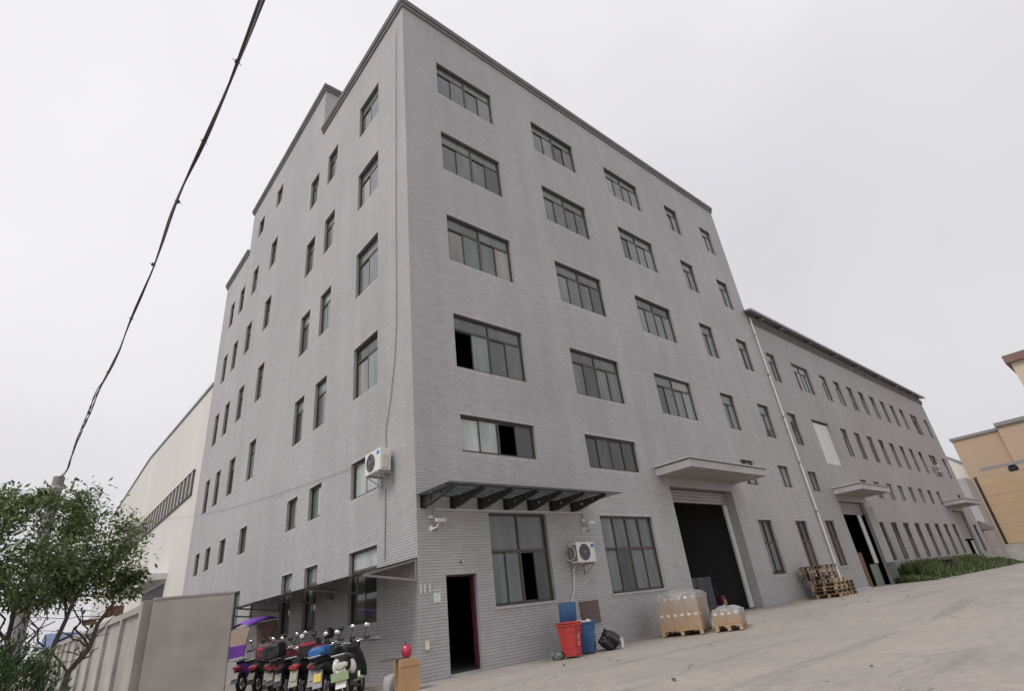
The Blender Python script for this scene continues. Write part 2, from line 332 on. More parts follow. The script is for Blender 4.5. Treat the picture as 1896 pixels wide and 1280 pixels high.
    def mesh(s, name, m, smooth=False):
        me = bpy.data.meshes.new(name); me.from_pydata(s.v, [], s.f); me.materials.append(m)
        if smooth:
            me.polygons.foreach_set('use_smooth', [True] * len(me.polygons))
            try: me.set_sharp_from_angle(angle=R(40))
            except Exception: pass
        return me
    def build(s, name, m, parent=None, smooth=False, bevel=0):
        return link(name, s.mesh(name, M[m] if isinstance(m, str) else m, smooth), parent, bevel)
def link(name, me, parent=None, bevel=0):
    o = bpy.data.objects.new(name, me); COL.objects.link(o)
    if parent: o.parent = parent
    if bevel:
        b = o.modifiers.new('bevel', 'BEVEL'); b.width = bevel; b.segments = 2; b.limit_method = 'ANGLE'; b.angle_limit = R(40)
    return o
def tag(o, label=None, cat=None, group=None, kind=None):
    if label: o['label'] = label
    if cat: o['category'] = cat
    if group: o['group'] = group
    if kind: o['kind'] = kind
    return o
def thing(name, loc, rz=0, label=None, cat=None, group=None):
    o = bpy.data.objects.new(name, None); COL.objects.link(o); o.location = loc; o.rotation_euler = (0, 0, rz); o.empty_display_size = .2
    return tag(o, label, cat, group)
def copy_tree(o, parent=None):
    c = o.copy(); COL.objects.link(c); c.parent = parent
    for ch in list(o.children): copy_tree(ch, c)
    return c

def gh(x, y):                                  # height of the yard
    t = min(1, max(0, (x - 6.5) / 7.0)); s = t * t * (3 - 2 * t)
    u = min(1, max(0, (2.5 - x) / 4.0))
    return .22 * s - .05 * u * u * (3 - 2 * u)

# ------------------------------------------------------------------ ground
def build_ground():
    xs = [-400, -200, -100, -60, -40, -30, -24] + [-20 + i * .5 for i in range(160)] + [62, 66, 72, 80, 100, 150, 300, 600]
    ys = [-400, -200, -100, -60, -40, -30] + [-24 + i for i in range(50)] + [30, 40, 60, 90, 140, 250, 600]
    vs = [(x, y, gh(x, y) + (.012 * math.sin(x * .9 + y * .7) * math.sin(y * .55 - x * .3) if -20 < x < 60 else 0)) for y in ys for x in xs]
    n = len(xs); fs = [(j * n + i, j * n + i + 1, (j + 1) * n + i + 1, (j + 1) * n + i) for j in range(len(ys) - 1) for i in range(n - 1)]
    o = MB().add(vs, fs).build('concrete_yard', 'ground', None, True); tag(o, kind='structure')
build_ground()

# ------------------------------------------------------------------ tiled walls
ROW, PIT = .066, .25
def snap(z): return round(z / ROW) * ROW
RD = .17
def reveal_box(x0, x1, a, b, d=RD, f=-.004):
    r = MB()
    r.add([(x0, f, a), (x0, d, a), (x0, d, b), (x0, f, b)], [(0, 3, 2, 1)]); r.add([(x1, f, a), (x1, d, a), (x1, d, b), (x1, f, b)], [(0, 1, 2, 3)])
    r.add([(x0, f, b), (x1, f, b), (x1, d, b), (x0, d, b)], [(0, 1, 2, 3)]); r.add([(x0, f, a), (x1, f, a), (x1, d, a), (x0, d, a)], [(0, 3, 2, 1)])
    return r
def wall_mesh(W, z0, H, holes):
    """front sheet with openings plus their reveals, in local x / z, inward +y"""
    xs = sorted({0, W} | {h[0] for h in holes} | {h[1] for h in holes}); zs = sorted({z0, H} | {h[2] for h in holes} | {h[3] for h in holes})
    xs = [x for x in xs if 0 <= x <= W]; zs = [z for z in zs if z0 <= z <= H]
    ix = {}; m = MB()
    def vid(x, z):
        if (x, z) not in ix: ix[(x, z)] = len(m.v); m.v.append((x, 0, z))
        return ix[(x, z)]
    for i in range(len(xs) - 1):
        for j in range(len(zs) - 1):
            cx, cz = (xs[i] + xs[i + 1]) / 2, (zs[j] + zs[j + 1]) / 2
            if any(h[0] < cx < h[1] and h[2] < cz < h[3] for h in holes): continue
            m.f.append((vid(xs[i], zs[j]), vid(xs[i + 1], zs[j]), vid(xs[i + 1], zs[j + 1]), vid(xs[i], zs[j + 1])))
    return m
def tile_layout(W, z0, H, holes, soldier):
    """list of x0, x1, z0, z1 of every tile: running bond with upright courses over and under openings"""
    out = []; sold = []
    for x0, x1, a, b in soldier:
        for (c, d) in ((b, b + 2 * ROW), (a - 2 * ROW, a)):
            sold.append((x0, x1, c, d)); n = int((x1 - x0) / .066)
            for k in range(n):
                q = (x1 - x0) / n; out.append((x0 + k * q + .003, x0 + (k + 1) * q - .003, c + .003, d - .003))
    block = holes + sold
    nr = int(round((H - z0) / ROW)); base = int(round(z0 / ROW))
    for r in range(nr):
        a, b = z0 + r * ROW, min(H, z0 + (r + 1) * ROW); zc = (a + b) / 2
        cuts = sorted((h[0], h[1]) for h in block if h[2] < zc < h[3])
        segs = []; x = 0
        for c, d in cuts:
            if c > x: segs.append((x, c))
            x = max(x, d)
        if x < W: segs.append((x, W))
        off = ((r + base) % 2) * PIT / 2
        for c, d in segs:
            k0 = math.floor((c - off) / PIT); k1 = math.ceil((d - off) / PIT)
            for k in range(k0, k1):
                p, q = max(c, off + k * PIT + .0015), min(d, off + (k + 1) * PIT - .0015)
                if q - p > .02: out.append((p, q, a + .0045, b - .0045))
    return np.array(out)
def tiles_mesh(T):
    n = len(T); pr = -(.0045 + .0015 * rng.random(n)); v = np.zeros((n, 8, 3))
    for k, (xi, zi) in enumerate(((0, 2), (1, 2), (1, 3), (0, 3))):
        v[:, k, 0] = T[:, xi]; v[:, k, 2] = T[:, zi]; v[:, k, 1] = pr
        v[:, k + 4, 0] = T[:, xi]; v[:, k + 4, 2] = T[:, zi]; v[:, k + 4, 1] = 0.001
    v[:, :4, 1] += (rng.random((n, 4)) - .5) * .0012
    q = np.array([[0, 1, 2, 3], [0, 4, 5, 1], [1, 5, 6, 2], [2, 6, 7, 3], [3, 7, 4, 0]])
    f = (q[None] + (np.arange(n) * 8)[:, None, None]).reshape(-1)
    me = bpy.data.meshes.new('tile_cladding'); me.vertices.add(n * 8); me.loops.add(len(f)); me.polygons.add(n * 5)
    me.vertices.foreach_set('co', v.reshape(-1)); me.loops.foreach_set('vertex_index', f.astype(np.int32))
    me.polygons.foreach_set('loop_start', np.arange(0, n * 20, 4, dtype=np.int32)); me.update(calc_edges=True); me.materials.append(M['tile']); me.validate(); me.shade_flat()
    return me
ONE_TILE = tiles_mesh(np.array([[0, .247, 0, .057]])); ONE_TILE.name = 'tile'
def tiled_wall(parent, loc, rz, W, z0, H, holes, soldier, pick=None):
    m = wall_mesh(W, z0, H, holes)
    wl = m.build('wall', 'grout', parent); wl.location = loc; wl.rotation_euler = (0, 0, rz)
    T = tile_layout(W, z0, H, holes, soldier)
    if pick:
        full = (np.abs(T[:, 1] - T[:, 0] - .247) < .002) & (np.abs(T[:, 3] - T[:, 2] - .057) < .003)
        sel = np.zeros(len(T), bool); cand = np.where(full & pick['mask'](T))[0]
        sel[cand[np.argsort(pick['dist'](T[cand]))[:pick['n']]]] = True
        for a in T[sel]:
            o = link('tile', ONE_TILE, wl); o.location = (a[0], 0, a[2])
        T = T[~sel]
    tag(link('tile_cladding', tiles_mesh(T), wl), kind='stuff')
    return wl

# ------------------------------------------------------------------ windows
WC = {}
def win_parts(kind, W, H):
    """-> frame mesh, [(mesh key, x, y, z, w, h)]"""
    key = (kind, round(W, 2), round(H, 2))
    if key in WC: return WC[key]
    tr, nt_, nl = {'wide': (.27, 2, 4), 'four': (0, 0, 4), 'hall': (.42, 2, 4), 'hall4': (.43, 4, 4), 'narrow': (.28, 1, 2), 'two': (0, 0, 2), 'tall': (.42, 2, 2)}[kind]
    m = MB(); b = .055; y0, y1 = .085, .16; panes = []
    m.box(0, y0, 0, b, y1, H); m.box(W - b, y0, 0, W, y1, H); m.box(b, y0, 0, W - b, y1, b); m.box(b, y0, H - b, W - b, y1, H)
    zt = H - b
    if tr:
        zt = H * (1 - tr); m.box(b, y0 + .004, zt - .03, W - b, y1 - .004, zt + .03)
        step = (W - 2 * b) / nt_
        for i in range(nt_):
            x0 = b + i * step + (.022 if i else 0); x1 = b + (i + 1) * step - (.022 if i < nt_ - 1 else 0)
            if i: m.box(b + i * step - .022, y0 + .002, zt + .03, b + i * step + .022, y1 - .002, H - b)
            panes.append((x0, .13, zt + .03, x1 - x0, H - b - zt - .03))
        zt -= .03
    if nl == 4: m.box(W / 2 - .032, y0 + .001, b, W / 2 + .032, y1 - .001, zt)
    half = [(b, W / 2 - .032), (W / 2 + .032, W - b)] if nl == 4 else [(b, W - b)]
    for h0, h1 in half:
        mid = (h0 + h1) / 2
        for j, (p, q, yy) in enumerate(((h0, mid + .02, .135), (mid - .02, h1, .11))):
            s = .032
            m.box(p, yy - .012, b, p + s, yy + .012, zt); m.box(q - s, yy - .012, b, q, yy + .012, zt)
            m.box(p + s, yy - .012, b, q - s, yy + .012, b + s); m.box(p + s, yy - .012, zt - s, q - s, yy + .012, zt)
            panes.append((p + s, yy, b + s, q - p - 2 * s, zt - b - 2 * s))
    WC[key] = (m.mesh('window', M['frame']), panes); return WC[key]
PC = {}
def pane_mesh(w, h, mn):
    k = (round(w, 3), round(h, 3), mn)
    if k not in PC: PC[k] = MB().box(0, -.003, 0, w, .003, h).mesh('pane', M[mn])
    return PC[k]
def window(parent, x, z, W, H, kind, pm=None, open_=None, sill=False):
    me, panes = win_parts(kind, W, H)
    o = link('window', me, parent); o.location = (x, 0, z)
    rk_ = ('reveal', round(W, 3), round(H, 3))
    if rk_ not in PC: PC[rk_] = reveal_box(0, W, 0, H).mesh('reveal', M['brick'])
    link('reveal', PC[rk_], o)
    if open_ is None and kind in ('wide', 'narrow') and random.random() < .09: open_ = {len(panes) - 2: random.choice([.1, .18, .28])}
    for i, (px, py, pz, pw, ph) in enumerate(panes):
        mn = pm[i] if pm else random.choices(['glass', 'glass_green', 'glass_dark', 'blind'], [6, 2, 1.6, .8])[0]
        p = link('pane', pane_mesh(pw, ph, mn), o)
        dx = 0
        if open_ and i in open_: dx = open_[i] * (pw + .03); py += .01
        p.location = (px + dx, py, pz)
    if sill:
        MB().box(-.05, -.035, -.05, W + .05, .08, .012).build('sill', 'coping', o)
    return o

# ------------------------------------------------------------------ main tiled building
bld = thing('tiled_factory_building', (0, 0, 0), 0, 'tall grey tiled six storey factory block at the corner of the yard', 'building')
BW, BH, BL = 22.85, snap(23.09), 24.0
Z = {6: (19.13, 20.92), 5: (15.27, 17.08), 4: (11.38, 13.22), 3: (7.57, 9.38)}
colsR = {'A': (1.46, 4.20), 'B': (6.49, 9.19), 'C': (11.485, 14.19), 'D': (16.70, 17.93), 'E': (20.36, 21.55)}
WR = []                                                     # x0,x1,z0,z1,kind,panes,open,sill
for c, (a, b) in colsR.items():
    for f, (z0, z1) in Z.items():
        k = 'wide' if c in 'ABC' else 'narrow'; pm = op = None
        if c == 'A' and f == 3: pm = ['glass', 'glass', 'glass_green', 'curtain', 'glass', 'glass']; pm[3] = 'glass_green'; op = {2: 1}
        WR.append([a, b, z0, z1, k, pm, op, False])
WR.append([1.46, 4.21, 5.05, 6.15, 'four', ['curtain', 'curtain', 'glass_dark', 'glass_dark'], {2: 1}, False])
WR.append([6.49, 9.18, 5.03, 6.13, 'four', ['glass_dark'] * 4, None, False])
WR.append([16.75, 17.9, 5.04, 6.13, 'two', None, None, False]); WR.append([20.35, 21.45, 5.06, 6.13, 'two', None, None, False])
WR.append([2.15, 4.21, 1.274, 3.5, 'hall', ['glass', 'glass', 'curtain', 'curtain', 'glass_dark', 'glass_dark'], {4: 1}, True])
for q in (2, 3): WR[-1][5][q] = 'glass_green'
WR.append([6.53, 9.21, 1.274, 3.5, 'hall4', ['glass'] * 4 + ['glass', 'glass_dark', 'glass', 'glass'], None, True])
WR.append([16.7, 17.93, 1.33, 3.52, 'tall', ['glass_dark'] * 4, None, False]); WR.append([20.31, 21.5, 1.33, 3.53, 'tall', ['glass_dark'] * 4, None, False])
for q in WR: q[2], q[3] = snap(q[2]), snap(q[3])
DOOR = (.735, 1.625, snap(.03), snap(2.07)); GAR = (10.72, 15.15, 0.066, snap(4.63))
holesR = [tuple(q[:4]) for q in WR] + [DOOR, GAR]
def distR(T): return (T[:, 0] + .12 - CAMP.x) ** 2 + CAMP.y ** 2 + (T[:, 2] - CAMP.z) ** 2
pickR = dict(n=300, mask=lambda T: (T[:, 2] > .3 + np.where(T[:, 0] < .7, .15, 0) - np.minimum(T[:, 0], 4) * .07), dist=distR)
wr = tiled_wall(bld, (0, 0, 0), 0, BW, snap(-.13), BH, holesR, [tuple(q[:4]) for q in WR] + [(DOOR[0], DOOR[1], -9, DOOR[3])], pickR)
for x0, x1, z0, z1, k, pm, op, sill in WR: window(bld, x0, z0, x1 - x0, z1 - z0, k, pm, op, sill)
# left facade (local x runs from its far end to the corner)
colsL = {'a': (1.99, 3.63), 'b': (5.82, 6.84), 'c': (7.90, 8.88), 'd': (13.55, 14.52), 'e': (16.67, 17.64), 'f': (19.22, 20.15), 'g': (21.33, 22.19)}
WL = []
for c, (a, b) in colsL.items():
    rows = [(4.51, 5.57), (7.57, 9.36), (11.35, 13.18), (15.22, 17.02), (19.05, 20.8)] + [(1.25, 3.05)]
    for i, (z0, z1) in enumerate(rows):
        k = 'two' if i in (0,) else 'narrow'; pm = None
        if c == 'a' and i == 0: pm = ['curtain', 'curtain']
        if c == 'a' and i == 5: pm = ['curtain', 'glass', 'glass_dark']
        if c in 'b' and i == 0: pm = ['glass_green', 'curtain']
        WL.append([BL - b, BL - a, snap(z0), snap(z1), k, pm])
holesL = [tuple(q[:4]) for q in WL]
LA = (0, BL, 0); LR = R(-90)
wl = tiled_wall(bld, LA, LR, BL, snap(-.13), BH, holesL, holesL)
def window_left(x, z, W, H, k, pm):
    o = window(bld, x, z, W, H, k, pm); o.location = (0, BL - x, z); o.rotation_euler = (0, 0, LR); return o
for x0, x1, z0, z1, k, pm in WL: window_left(x0, z0, x1 - x0, z1 - z0, k, pm)
# stair tower on top of the left side
TW0, TW1, TH = 7.72, 19.25, snap(26.3)
tw = [[BL - 14.5, BL - 13.53, snap(23.33), snap(24.58), 'two', None], [BL - 17.64, BL - 16.67, snap(23.33), snap(24.5), 'two', None]]
hT = [(q[0] - (BL - TW1), q[1] - (BL - TW1), q[2], q[3]) for q in tw]
tiled_wall(bld, (0, TW1, 0), LR, TW1 - TW0, BH, TH, hT, [])
for x0, x1, z0, z1, k, pm in tw: window_left(x0, z0, x1 - x0, z1 - z0, k, pm)
m = MB(); m.add([(0, TW0, BH), (9, TW0, BH), (9, TW0, TH), (0, TW0, TH)], [(0, 1, 2, 3)]); m.add([(0, TW1, BH), (9, TW1, BH), (9, TW1, TH), (0, TW1, TH)], [(0, 3, 2, 1)])
m.add([(9, TW0, BH), (9, TW1, BH), (9, TW1, TH), (9, TW0, TH)], [(0, 1, 2, 3)]); m.build('wall', 'brick', bld)
MB().box(.0, TW0, TH, 9, TW1, TH + .05).build('roof', 'cornice', bld)
# rear walls, roof and floors closing the block
m = MB(); m.add([(BW, 0, -.2), (BW, BL, -.2), (BW, BL, BH), (BW, 0, BH)], [(0, 1, 2, 3)]); m.add([(0, BL, -.2), (BW, BL, -.2), (BW, BL, BH), (0, BL, BH)], [(0, 3, 2, 1)])
m.build('wall', 'brick', bld)
MB().box(0.0, 0.0, BH, BW, BL, BH + .1).build('roof', 'cornice', bld)
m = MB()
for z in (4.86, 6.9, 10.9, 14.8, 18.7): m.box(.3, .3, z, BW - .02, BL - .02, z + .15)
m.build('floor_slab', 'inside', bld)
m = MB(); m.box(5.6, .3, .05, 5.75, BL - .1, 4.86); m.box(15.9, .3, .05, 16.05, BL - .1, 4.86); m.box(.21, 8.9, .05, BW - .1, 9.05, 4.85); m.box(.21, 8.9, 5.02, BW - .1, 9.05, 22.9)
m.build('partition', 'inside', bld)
# cornices: a lower fillet, a deep grey fascia and a pale coping on top, each mitred round the corner
def cornice(parent, pts, z, h1, out, name='cornice'):
    """pts: plan polyline, outward side to its right"""
    def strip(o0, z0, z1, mname, nm):
        P = [Vector((p[0], p[1], 0)) for p in pts]; off = []
        for i, p in enumerate(P):
            ns = []
            if i: d = (P[i] - P[i - 1]).normalized(); ns.append(Vector((d.y, -d.x, 0)))
            if i < len(P) - 1: d = (P[i + 1] - P[i]).normalized(); ns.append(Vector((d.y, -d.x, 0)))
            nn = sum(ns, Vector()); off.append(p + nn * o0 if len(ns) == 2 else p + ns[0] * o0)
        q = MB(); n = len(P); back = [p - (o - p) * (.3 / max(o0, .01)) for p, o in zip(P, off)]
        for za in (z0, z1):
            q.v += [(p.x, p.y, za) for p in off] + [(p.x, p.y, za) for p in back]
        for i in range(n - 1):
            q.f += [(i, i + 1, 2 * n + i + 1, 2 * n + i), (i, n + i, n + i + 1, i + 1), (2 * n + i, 2 * n + i + 1, 3 * n + i + 1, 3 * n + i), (n + i + 1, n + i, 3 * n + i, 3 * n + i + 1)]
        q.f += [(0, 2 * n, 3 * n, n), (n - 1, 2 * n - 1, 4 * n - 1, 3 * n - 1)]
        return q.build(nm, mname, parent)
    c = strip(out * .55, z, z + h1 * .45, 'cornice', name); strip(out, z + h1 * .45 + .002, z + h1 * .85, 'cornice', name); strip(out + .03, z + h1 * .85 + .002, z + h1, 'coping', 'coping')
cornice(bld, [(0, TW0 - .002), (0, 0), (BW + .05, 0)], BH, .36, .13); cornice(bld, [(3, BL), (0, BL), (0, TW1 + .002)], BH, .36, .13)
cornice(bld, [(9, TW1), (0, TW1), (0, TW0), (9, TW0)], TH, .34, .13)
# the concrete entrance canopies
def canopy(parent, x0, x1, z0, z1, d):
    s = MB().box(x0, -d, z0, x1, -.012, z1).build('canopy', 'brick', parent)
    s.data.materials.append(M['concrete2']); s.data.polygons[0].material_index = 1; s.data.polygons[1].material_index = 1
    q = MB(); q.box(x0 - .02, -d - .02, z1 - .055, x1 + .02, -.014, z1 - .02); q.build('coping_joint', 'steel_dark', s)
    MB().box(x0 - .03, -d - .03, z1 - .02, x1 + .03, -.014, z1 + .03).build('coping', 'coping', s); return s
canopy(bld, 10.05, 15.62, 4.95, 5.27, 1.46)
MB().box(10.72, .03, 4.63, 15.15, .05, 4.66).build('lintel', 'concrete2', bld)
# garage opening: reveals deeper than the wall sheet, roller shutter rolled up, white steel folding door at the right jamb
def shutter(parent, x0, x1, ztop, zbot, y, h=.11):
    s = MB().box(x0, y + .05, ztop - .02, x1, y + .3, ztop + .15).build('roller_shutter', 'slat', parent); z = ztop
    sm = MB().add([(x0, y, 0), (x1, y, 0), (x1, y - .03, h * .3), (x0, y - .03, h * .3), (x0, y - .03, h * .75), (x1, y - .03, h * .75), (x0, y, h), (x1, y, h),
                   (x0, y + .02, 0), (x1, y + .02, 0), (x0, y + .02, h), (x1, y + .02, h)],
                  [(0, 1, 2, 3), (3, 2, 5, 4), (4, 5, 7, 6), (8, 10, 11, 9), (0, 8, 9, 1), (6, 7, 11, 10)]).mesh('slat', M['slat'])
    while z - h > zbot - .01:
        z -= h; link('slat', sm, s).location = (0, 0, z)
    return s
m = MB()
m.add([(15.15, -.004, .1), (15.15, .6, .1), (15.15, .6, 4.62), (15.15, -.004, 4.62)], [(0, 1, 2, 3)]); m.add([(10.72, -.004, .1), (10.72, .6, .1), (10.72, .6, 4.62), (10.72, -.004, 4.62)], [(0, 3, 2, 1)])
m.add([(10.72, -.004, 4.62), (15.15, -.004, 4.62), (15.15, .6, 4.62), (10.72, .6, 4.62)], [(0, 1, 2, 3)]); m.build('reveal', 'brick', bld)
shutter(bld, 10.74, 15.13, 4.6, 4.12, .3, .12)
MB().box(14.84, .34, .28, 15.1, .42, 4.12).build('door_leaf', 'steel_white', bld)
# small side door: dark red frame on the right, dark room behind
d = MB().box(DOOR[1] - .045, .1, .07, DOOR[1] - .002, .24, 2.06); d.box(DOOR[0] + .002, .11, 2.01, DOOR[1] - .045, .23, 2.062); df = d.build('door_frame', 'doorred', bld)
reveal_box(*DOOR).build('reveal', 'brick', bld)
MB().box(DOOR[0] + .0, -.1, -.03, DOOR[1] + .13, -.012, .035).build('step', 'concrete2', bld)
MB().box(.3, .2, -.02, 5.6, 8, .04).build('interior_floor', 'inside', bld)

# ------------------------------------------------------------------ long three storey wing
wing = thing('factory_wing', (BW + .002, 0, 0), 0, 'long lower grey tiled wing with many narrow windows beyond the white downpipe', 'building')
X0 = BW + .002; WW, WH = 57.2 - X0, 15.25
WG = []
def ww(x, w_, z0, z1, k, pm=None): WG.append([x - X0, x - X0 + w_, z0, z1, k, pm])
nar = [23.75, 31.27, 33.6, 35.97, 38.25, 40.6, 42.95, 45.3, 47.73, 54.9]
for x in nar:
    ww(x, 1.1, 11.3, 13.12, 'narrow'); ww(x, 1.1, 7.55, 9.38, 'narrow')
ww(27.03, 2.45, 11.3, 13.12, 'wide'); ww(50.55, 2.1, 11.2, 13.05, 'wide'); ww(50.7, 2.1, 7.5, 9.36, 'wide')
for x in nar[:-1]: ww(x, 1.05, 5.04, 6.08, 'two')
ww(54.4, 1.05, 5.04, 6.08, 'two')
for x in (23.73, 31.3, 33.73, 36.1, 38.5, 40.9, 43.3, 45.7, 48.1, 55.0): ww(x, 1.18, 1.36, 3.55, 'tall', ['glass_dark'] * 4)
G2 = (26.5 - X0, 30.3 - X0, .2, 4.63); G3 = (50.1 - X0, 53.75 - X0, .2, 4.62); PAN = (27.0 - X0, 29.5 - X0, 6.73, 9.42)
m = wall_mesh(WW, -.2, WH, [tuple(q[:4]) for q in WG] + [G2, G3, PAN])
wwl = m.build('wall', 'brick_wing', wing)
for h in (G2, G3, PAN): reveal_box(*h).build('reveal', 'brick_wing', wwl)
for x0, x1, z0, z1, k, pm in WG: window(wing, x0, z0, x1 - x0, z1 - z0, k, pm, None, z0 < 2)
m = MB(); m.add([(WW, 0, -.2), (WW, 22, -.2), (WW, 22, WH), (WW, 0, WH)], [(0, 1, 2, 3)]); m.add([(0, 22, -.2), (WW, 22, -.2), (WW, 22, WH), (0, 22, WH)], [(0, 3, 2, 1)]); m.build('wall', 'brick_wing', wing)
MB().box(.0, .3, WH, WW, 22, WH + .1).build('roof', 'cornice', wing)
m = MB(); m.box(0, .25, 4.8, WW - .05, 9, 4.95); m.box(0.02, 9, .1, WW - .05, 9.2, 15); m.build('floor_slab', 'inside', wing)
MB().box(PAN[0], .12, PAN[2], PAN[1], .16, PAN[3] - .12).build('white_panel', 'steel_white', wing)
for i, (z, o_) in enumerate(((14.86, .06), (15.0, .10), (15.14, .14))):
    MB().box(.0, -o_, z, WW, -.0, z + .085).build('moulding', 'cornice', wing); 
m = MB(); m.box(0, .02, 15.25, WW, .3, 15.52); m.build('parapet', 'cornice', wing)
ev = MB().add([(-.3, -.42, 15.42), (WW + .1, -.42, 15.42), (WW + .1, .6, 15.62), (-.3, .6, 15.62), (-.3, -.42, 15.5), (WW + .1, -.42, 15.5), (WW + .1, .6, 15.7), (-.3, .6, 15.7)],
              [(0, 3, 2, 1), (4, 5, 6, 7), (0, 1, 5, 4), (1, 2, 6, 5), (2, 3, 7, 6), (3, 0, 4, 7)]).build('eave', 'grey', wing)
MB().box(-.3, -.5, 15.4, WW + .1, -.424, 15.52).build('gutter', 'coping', ev)
bm_ = MB().box(-.1, -.36, 15.225, .1, .018, 15.42).mesh('bracket', M['cornice'])
for x in (24.2, 25.83 + 1, 31.0, 35.4, 39.9, 44.5, 49.1, 53.6): link('bracket', bm_, ev).location = (x - X0, 0, 0)
canopy(wing, 26.25 - X0, 30.85 - X0, 4.95, 5.27, 1.46); canopy(wing, 48.6 - X0, 54.0 - X0, 4.95, 5.27, 1.46)
shutter(wing, G2[0] + .02, G2[1] - .02, 4.6, 3.95, .22, .13); shutter(wing, G3[0] + .02, G3[1] - .02, 4.6, 2.35, .22, .18)
# leaves and sheets standing at the second doorway
MB().box(G2[1] - .95, .24, 1.35, G2[1] - .42, .28, 3.95).build('door_leaf', 'steel_white', wing); MB().box(G2[1] - .04, -.4, 1.32, G2[1] + .0, -.02, 4.3).build('door_leaf', 'steel_white', wing)
MB().box(G2[1] - .045, -.4, .24, G2[1] - .005, -.02, 1.315).build('door_leaf', 'greenpanel', wing)
MB().box(G2[0] + .06, .3, .22, G2[0] + 1.5, .36, 1.95).build('brown_panel', 'brown', wing); MB().box(G2[1] - 1.6, .3, .22, G2[1] - .5, .36, 1.32).build('panel', 'greenpanel', wing)
MB().box(G3[0] + .02, .24, .22, G3[0] + 1.7, .3, 2.3).build('door_leaf', 'slat', wing); MB().box(G3[1] - .75, .2, .22, G3[1] - .05, .26, 2.3).build('door_leaf', 'steel_white', wing)
dp = MB(); dp.tube([(22.98, -.09, 15.2), (23.0, -.09, 8), (23.02, -.09, .28)], .046, 10)
dpo = dp.build('downpipe', 'steel_white', None, True); tag(dpo, 'long white downpipe running down the joint between the tall block and the wing', 'pipe')
cl = MB().box(-.085, -.16, -.02, .085, -.01, .02).mesh('clamp', M['alu'])
for z in (1.5, 4, 6.5, 9, 11.5, 14): link('clamp', cl, dpo).location = (23.0, 0, z)

# ------------------------------------------------------------------ cream warehouse behind the left facade
wh = thing('cream_warehouse', (0, 24.05, 0), 0, 'pale cream clad warehouse gable with a long louvred strip behind the tiled block', 'building')
pts = [(0, 0), (45, 0), (45, 15.55), (44, 15.75), (21.5, 16.95), (0, 15.95)]
m = MB(); m.prism([(p[0], p[1]) for p in pts], .03, 30, 'x'); m.build('wall', 'ware', wh)
st = MB(); pl_ = [(45.2, 15.5), (44.1, 15.76), (21.5, 16.98), (-.0, 15.98)]
for a, b in zip(pl_, pl_[1:]):
    st.add([(-.06, a[0], a[1]), (-.06, b[0], b[1]), (-.06, b[0], b[1] + .16), (-.06, a[0], a[1] + .16), (30, a[0], a[1]), (30, b[0], b[1]), (30, b[0], b[1] + .16), (30, a[0], a[1] + .16)],
           [(0, 1, 2, 3), (3, 2, 6, 7), (0, 4, 5, 1), (0, 3, 7, 4), (1, 5, 6, 2)])
st.build('roof_edge', 'grey', wh)
lv = MB().box(-.03, 1.6, 9.52, .02, 32, 10.9).build('louvre_strip', 'fin', wh)
f_ = MB(); f_.box(-.07, 1.55, 10.9, .02, 32, 10.98); f_.box(-.07, 1.55, 9.44, .02, 32, 9.52); f_.build('frame', 'steel_dark', lv)
mu = MB().box(-.07, 0, 9.525, -.034, .17, 10.895).mesh('mullion', M['beige'])
for i in range(28): link('mullion', mu, lv).location = (0, 1.9 + i * 1.07, 0)
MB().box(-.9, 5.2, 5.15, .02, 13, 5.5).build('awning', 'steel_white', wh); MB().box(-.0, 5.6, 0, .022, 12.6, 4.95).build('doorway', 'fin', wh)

# ------------------------------------------------------------------ far right buildings
tb = thing('tan_building', (75, 1.6, 0), 0, 'tan clad building closing the right end of the yard, stepped roofline above', 'building')
m = MB(); z = 1.9; pn = MB().box(0, -26, 0, .3, 0, 1.005).mesh('panel', M['tan'])
while z < 9:
    link('panel', pn, tb).location = (0, 0, z); z += 1.02
MB().box(.05, -26, 0, 4, -.02, 9.0).build('wall', 'tan2', tb); MB().box(-.1, -.2, 1.9, .35, .06, 9.2).build('corner_trim', 'steel_dark', tb)
MB().box(-.4, -26, 0, .04, .3, 1.85).build('plinth', 'concrete2', tb)
u1 = MB().box(9, -3.2, 0, 25, 1.9, 15.0).build('wall', 'tan2', tb); MB().box(8.8, -3.2, 15.0, 25, 2.05, 15.35).build('coping', 'grey', u1)
u2 = MB().box(8, -6.8, 0, 25, -3.2, 15.3).build('wall', 'tan2', tb); MB().box(7.7, -6.8, 15.3, 25, -3.1, 15.75).build('coping', 'grey', u2)
u3 = MB().box(9.5, -28, 0, 25, -6.8, 15.3).build('wall', 'tan2', tb); MB().box(9.3, -28, 15.3, 25, -6.85, 15.7).build('coping', 'grey', u3)
tr = MB(); tr.box(2, -26, 9.95, 2.3, -.6, 10.25); tr.box(2, -26, 9.0, 2.2, -.6, 9.25)
tr.build('terrace_rail', 'grey', tb)
for y in (-3.4, -5.0): MB().ball((2.6, y, 9.6), (.4, .5, .5), 8, 5).build('terrace_pot', 'black', tb)
ga = thing('grey_annex', (58.5, 1.8, 0), 0, 'low grey building with a dark porch between the wing and the tan building', 'building')
MB().box(12.6, 0, 0, 16.2, 8, 9.0).build('wall', 'brick', ga); MB().box(4.02, .0, 0, 12.58, 8, 4.2).build('wall', 'concrete2', ga); MB().box(0, 0, 0, 3.99, 8, 4.6).build('wall', 'cream', ga)
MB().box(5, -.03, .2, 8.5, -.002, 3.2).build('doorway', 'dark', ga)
MB().prism([(4.2, 3.3), (9.3, 3.3), (9.3, 3.5), (4.2, 4.1)], -1.0, -.01, 'y').build('porch_roof', 'cornice', ga)
MB().box(3.2, -.04, .3, 3.8, -.002, 3.3).build('door_leaf', 'white', ga)
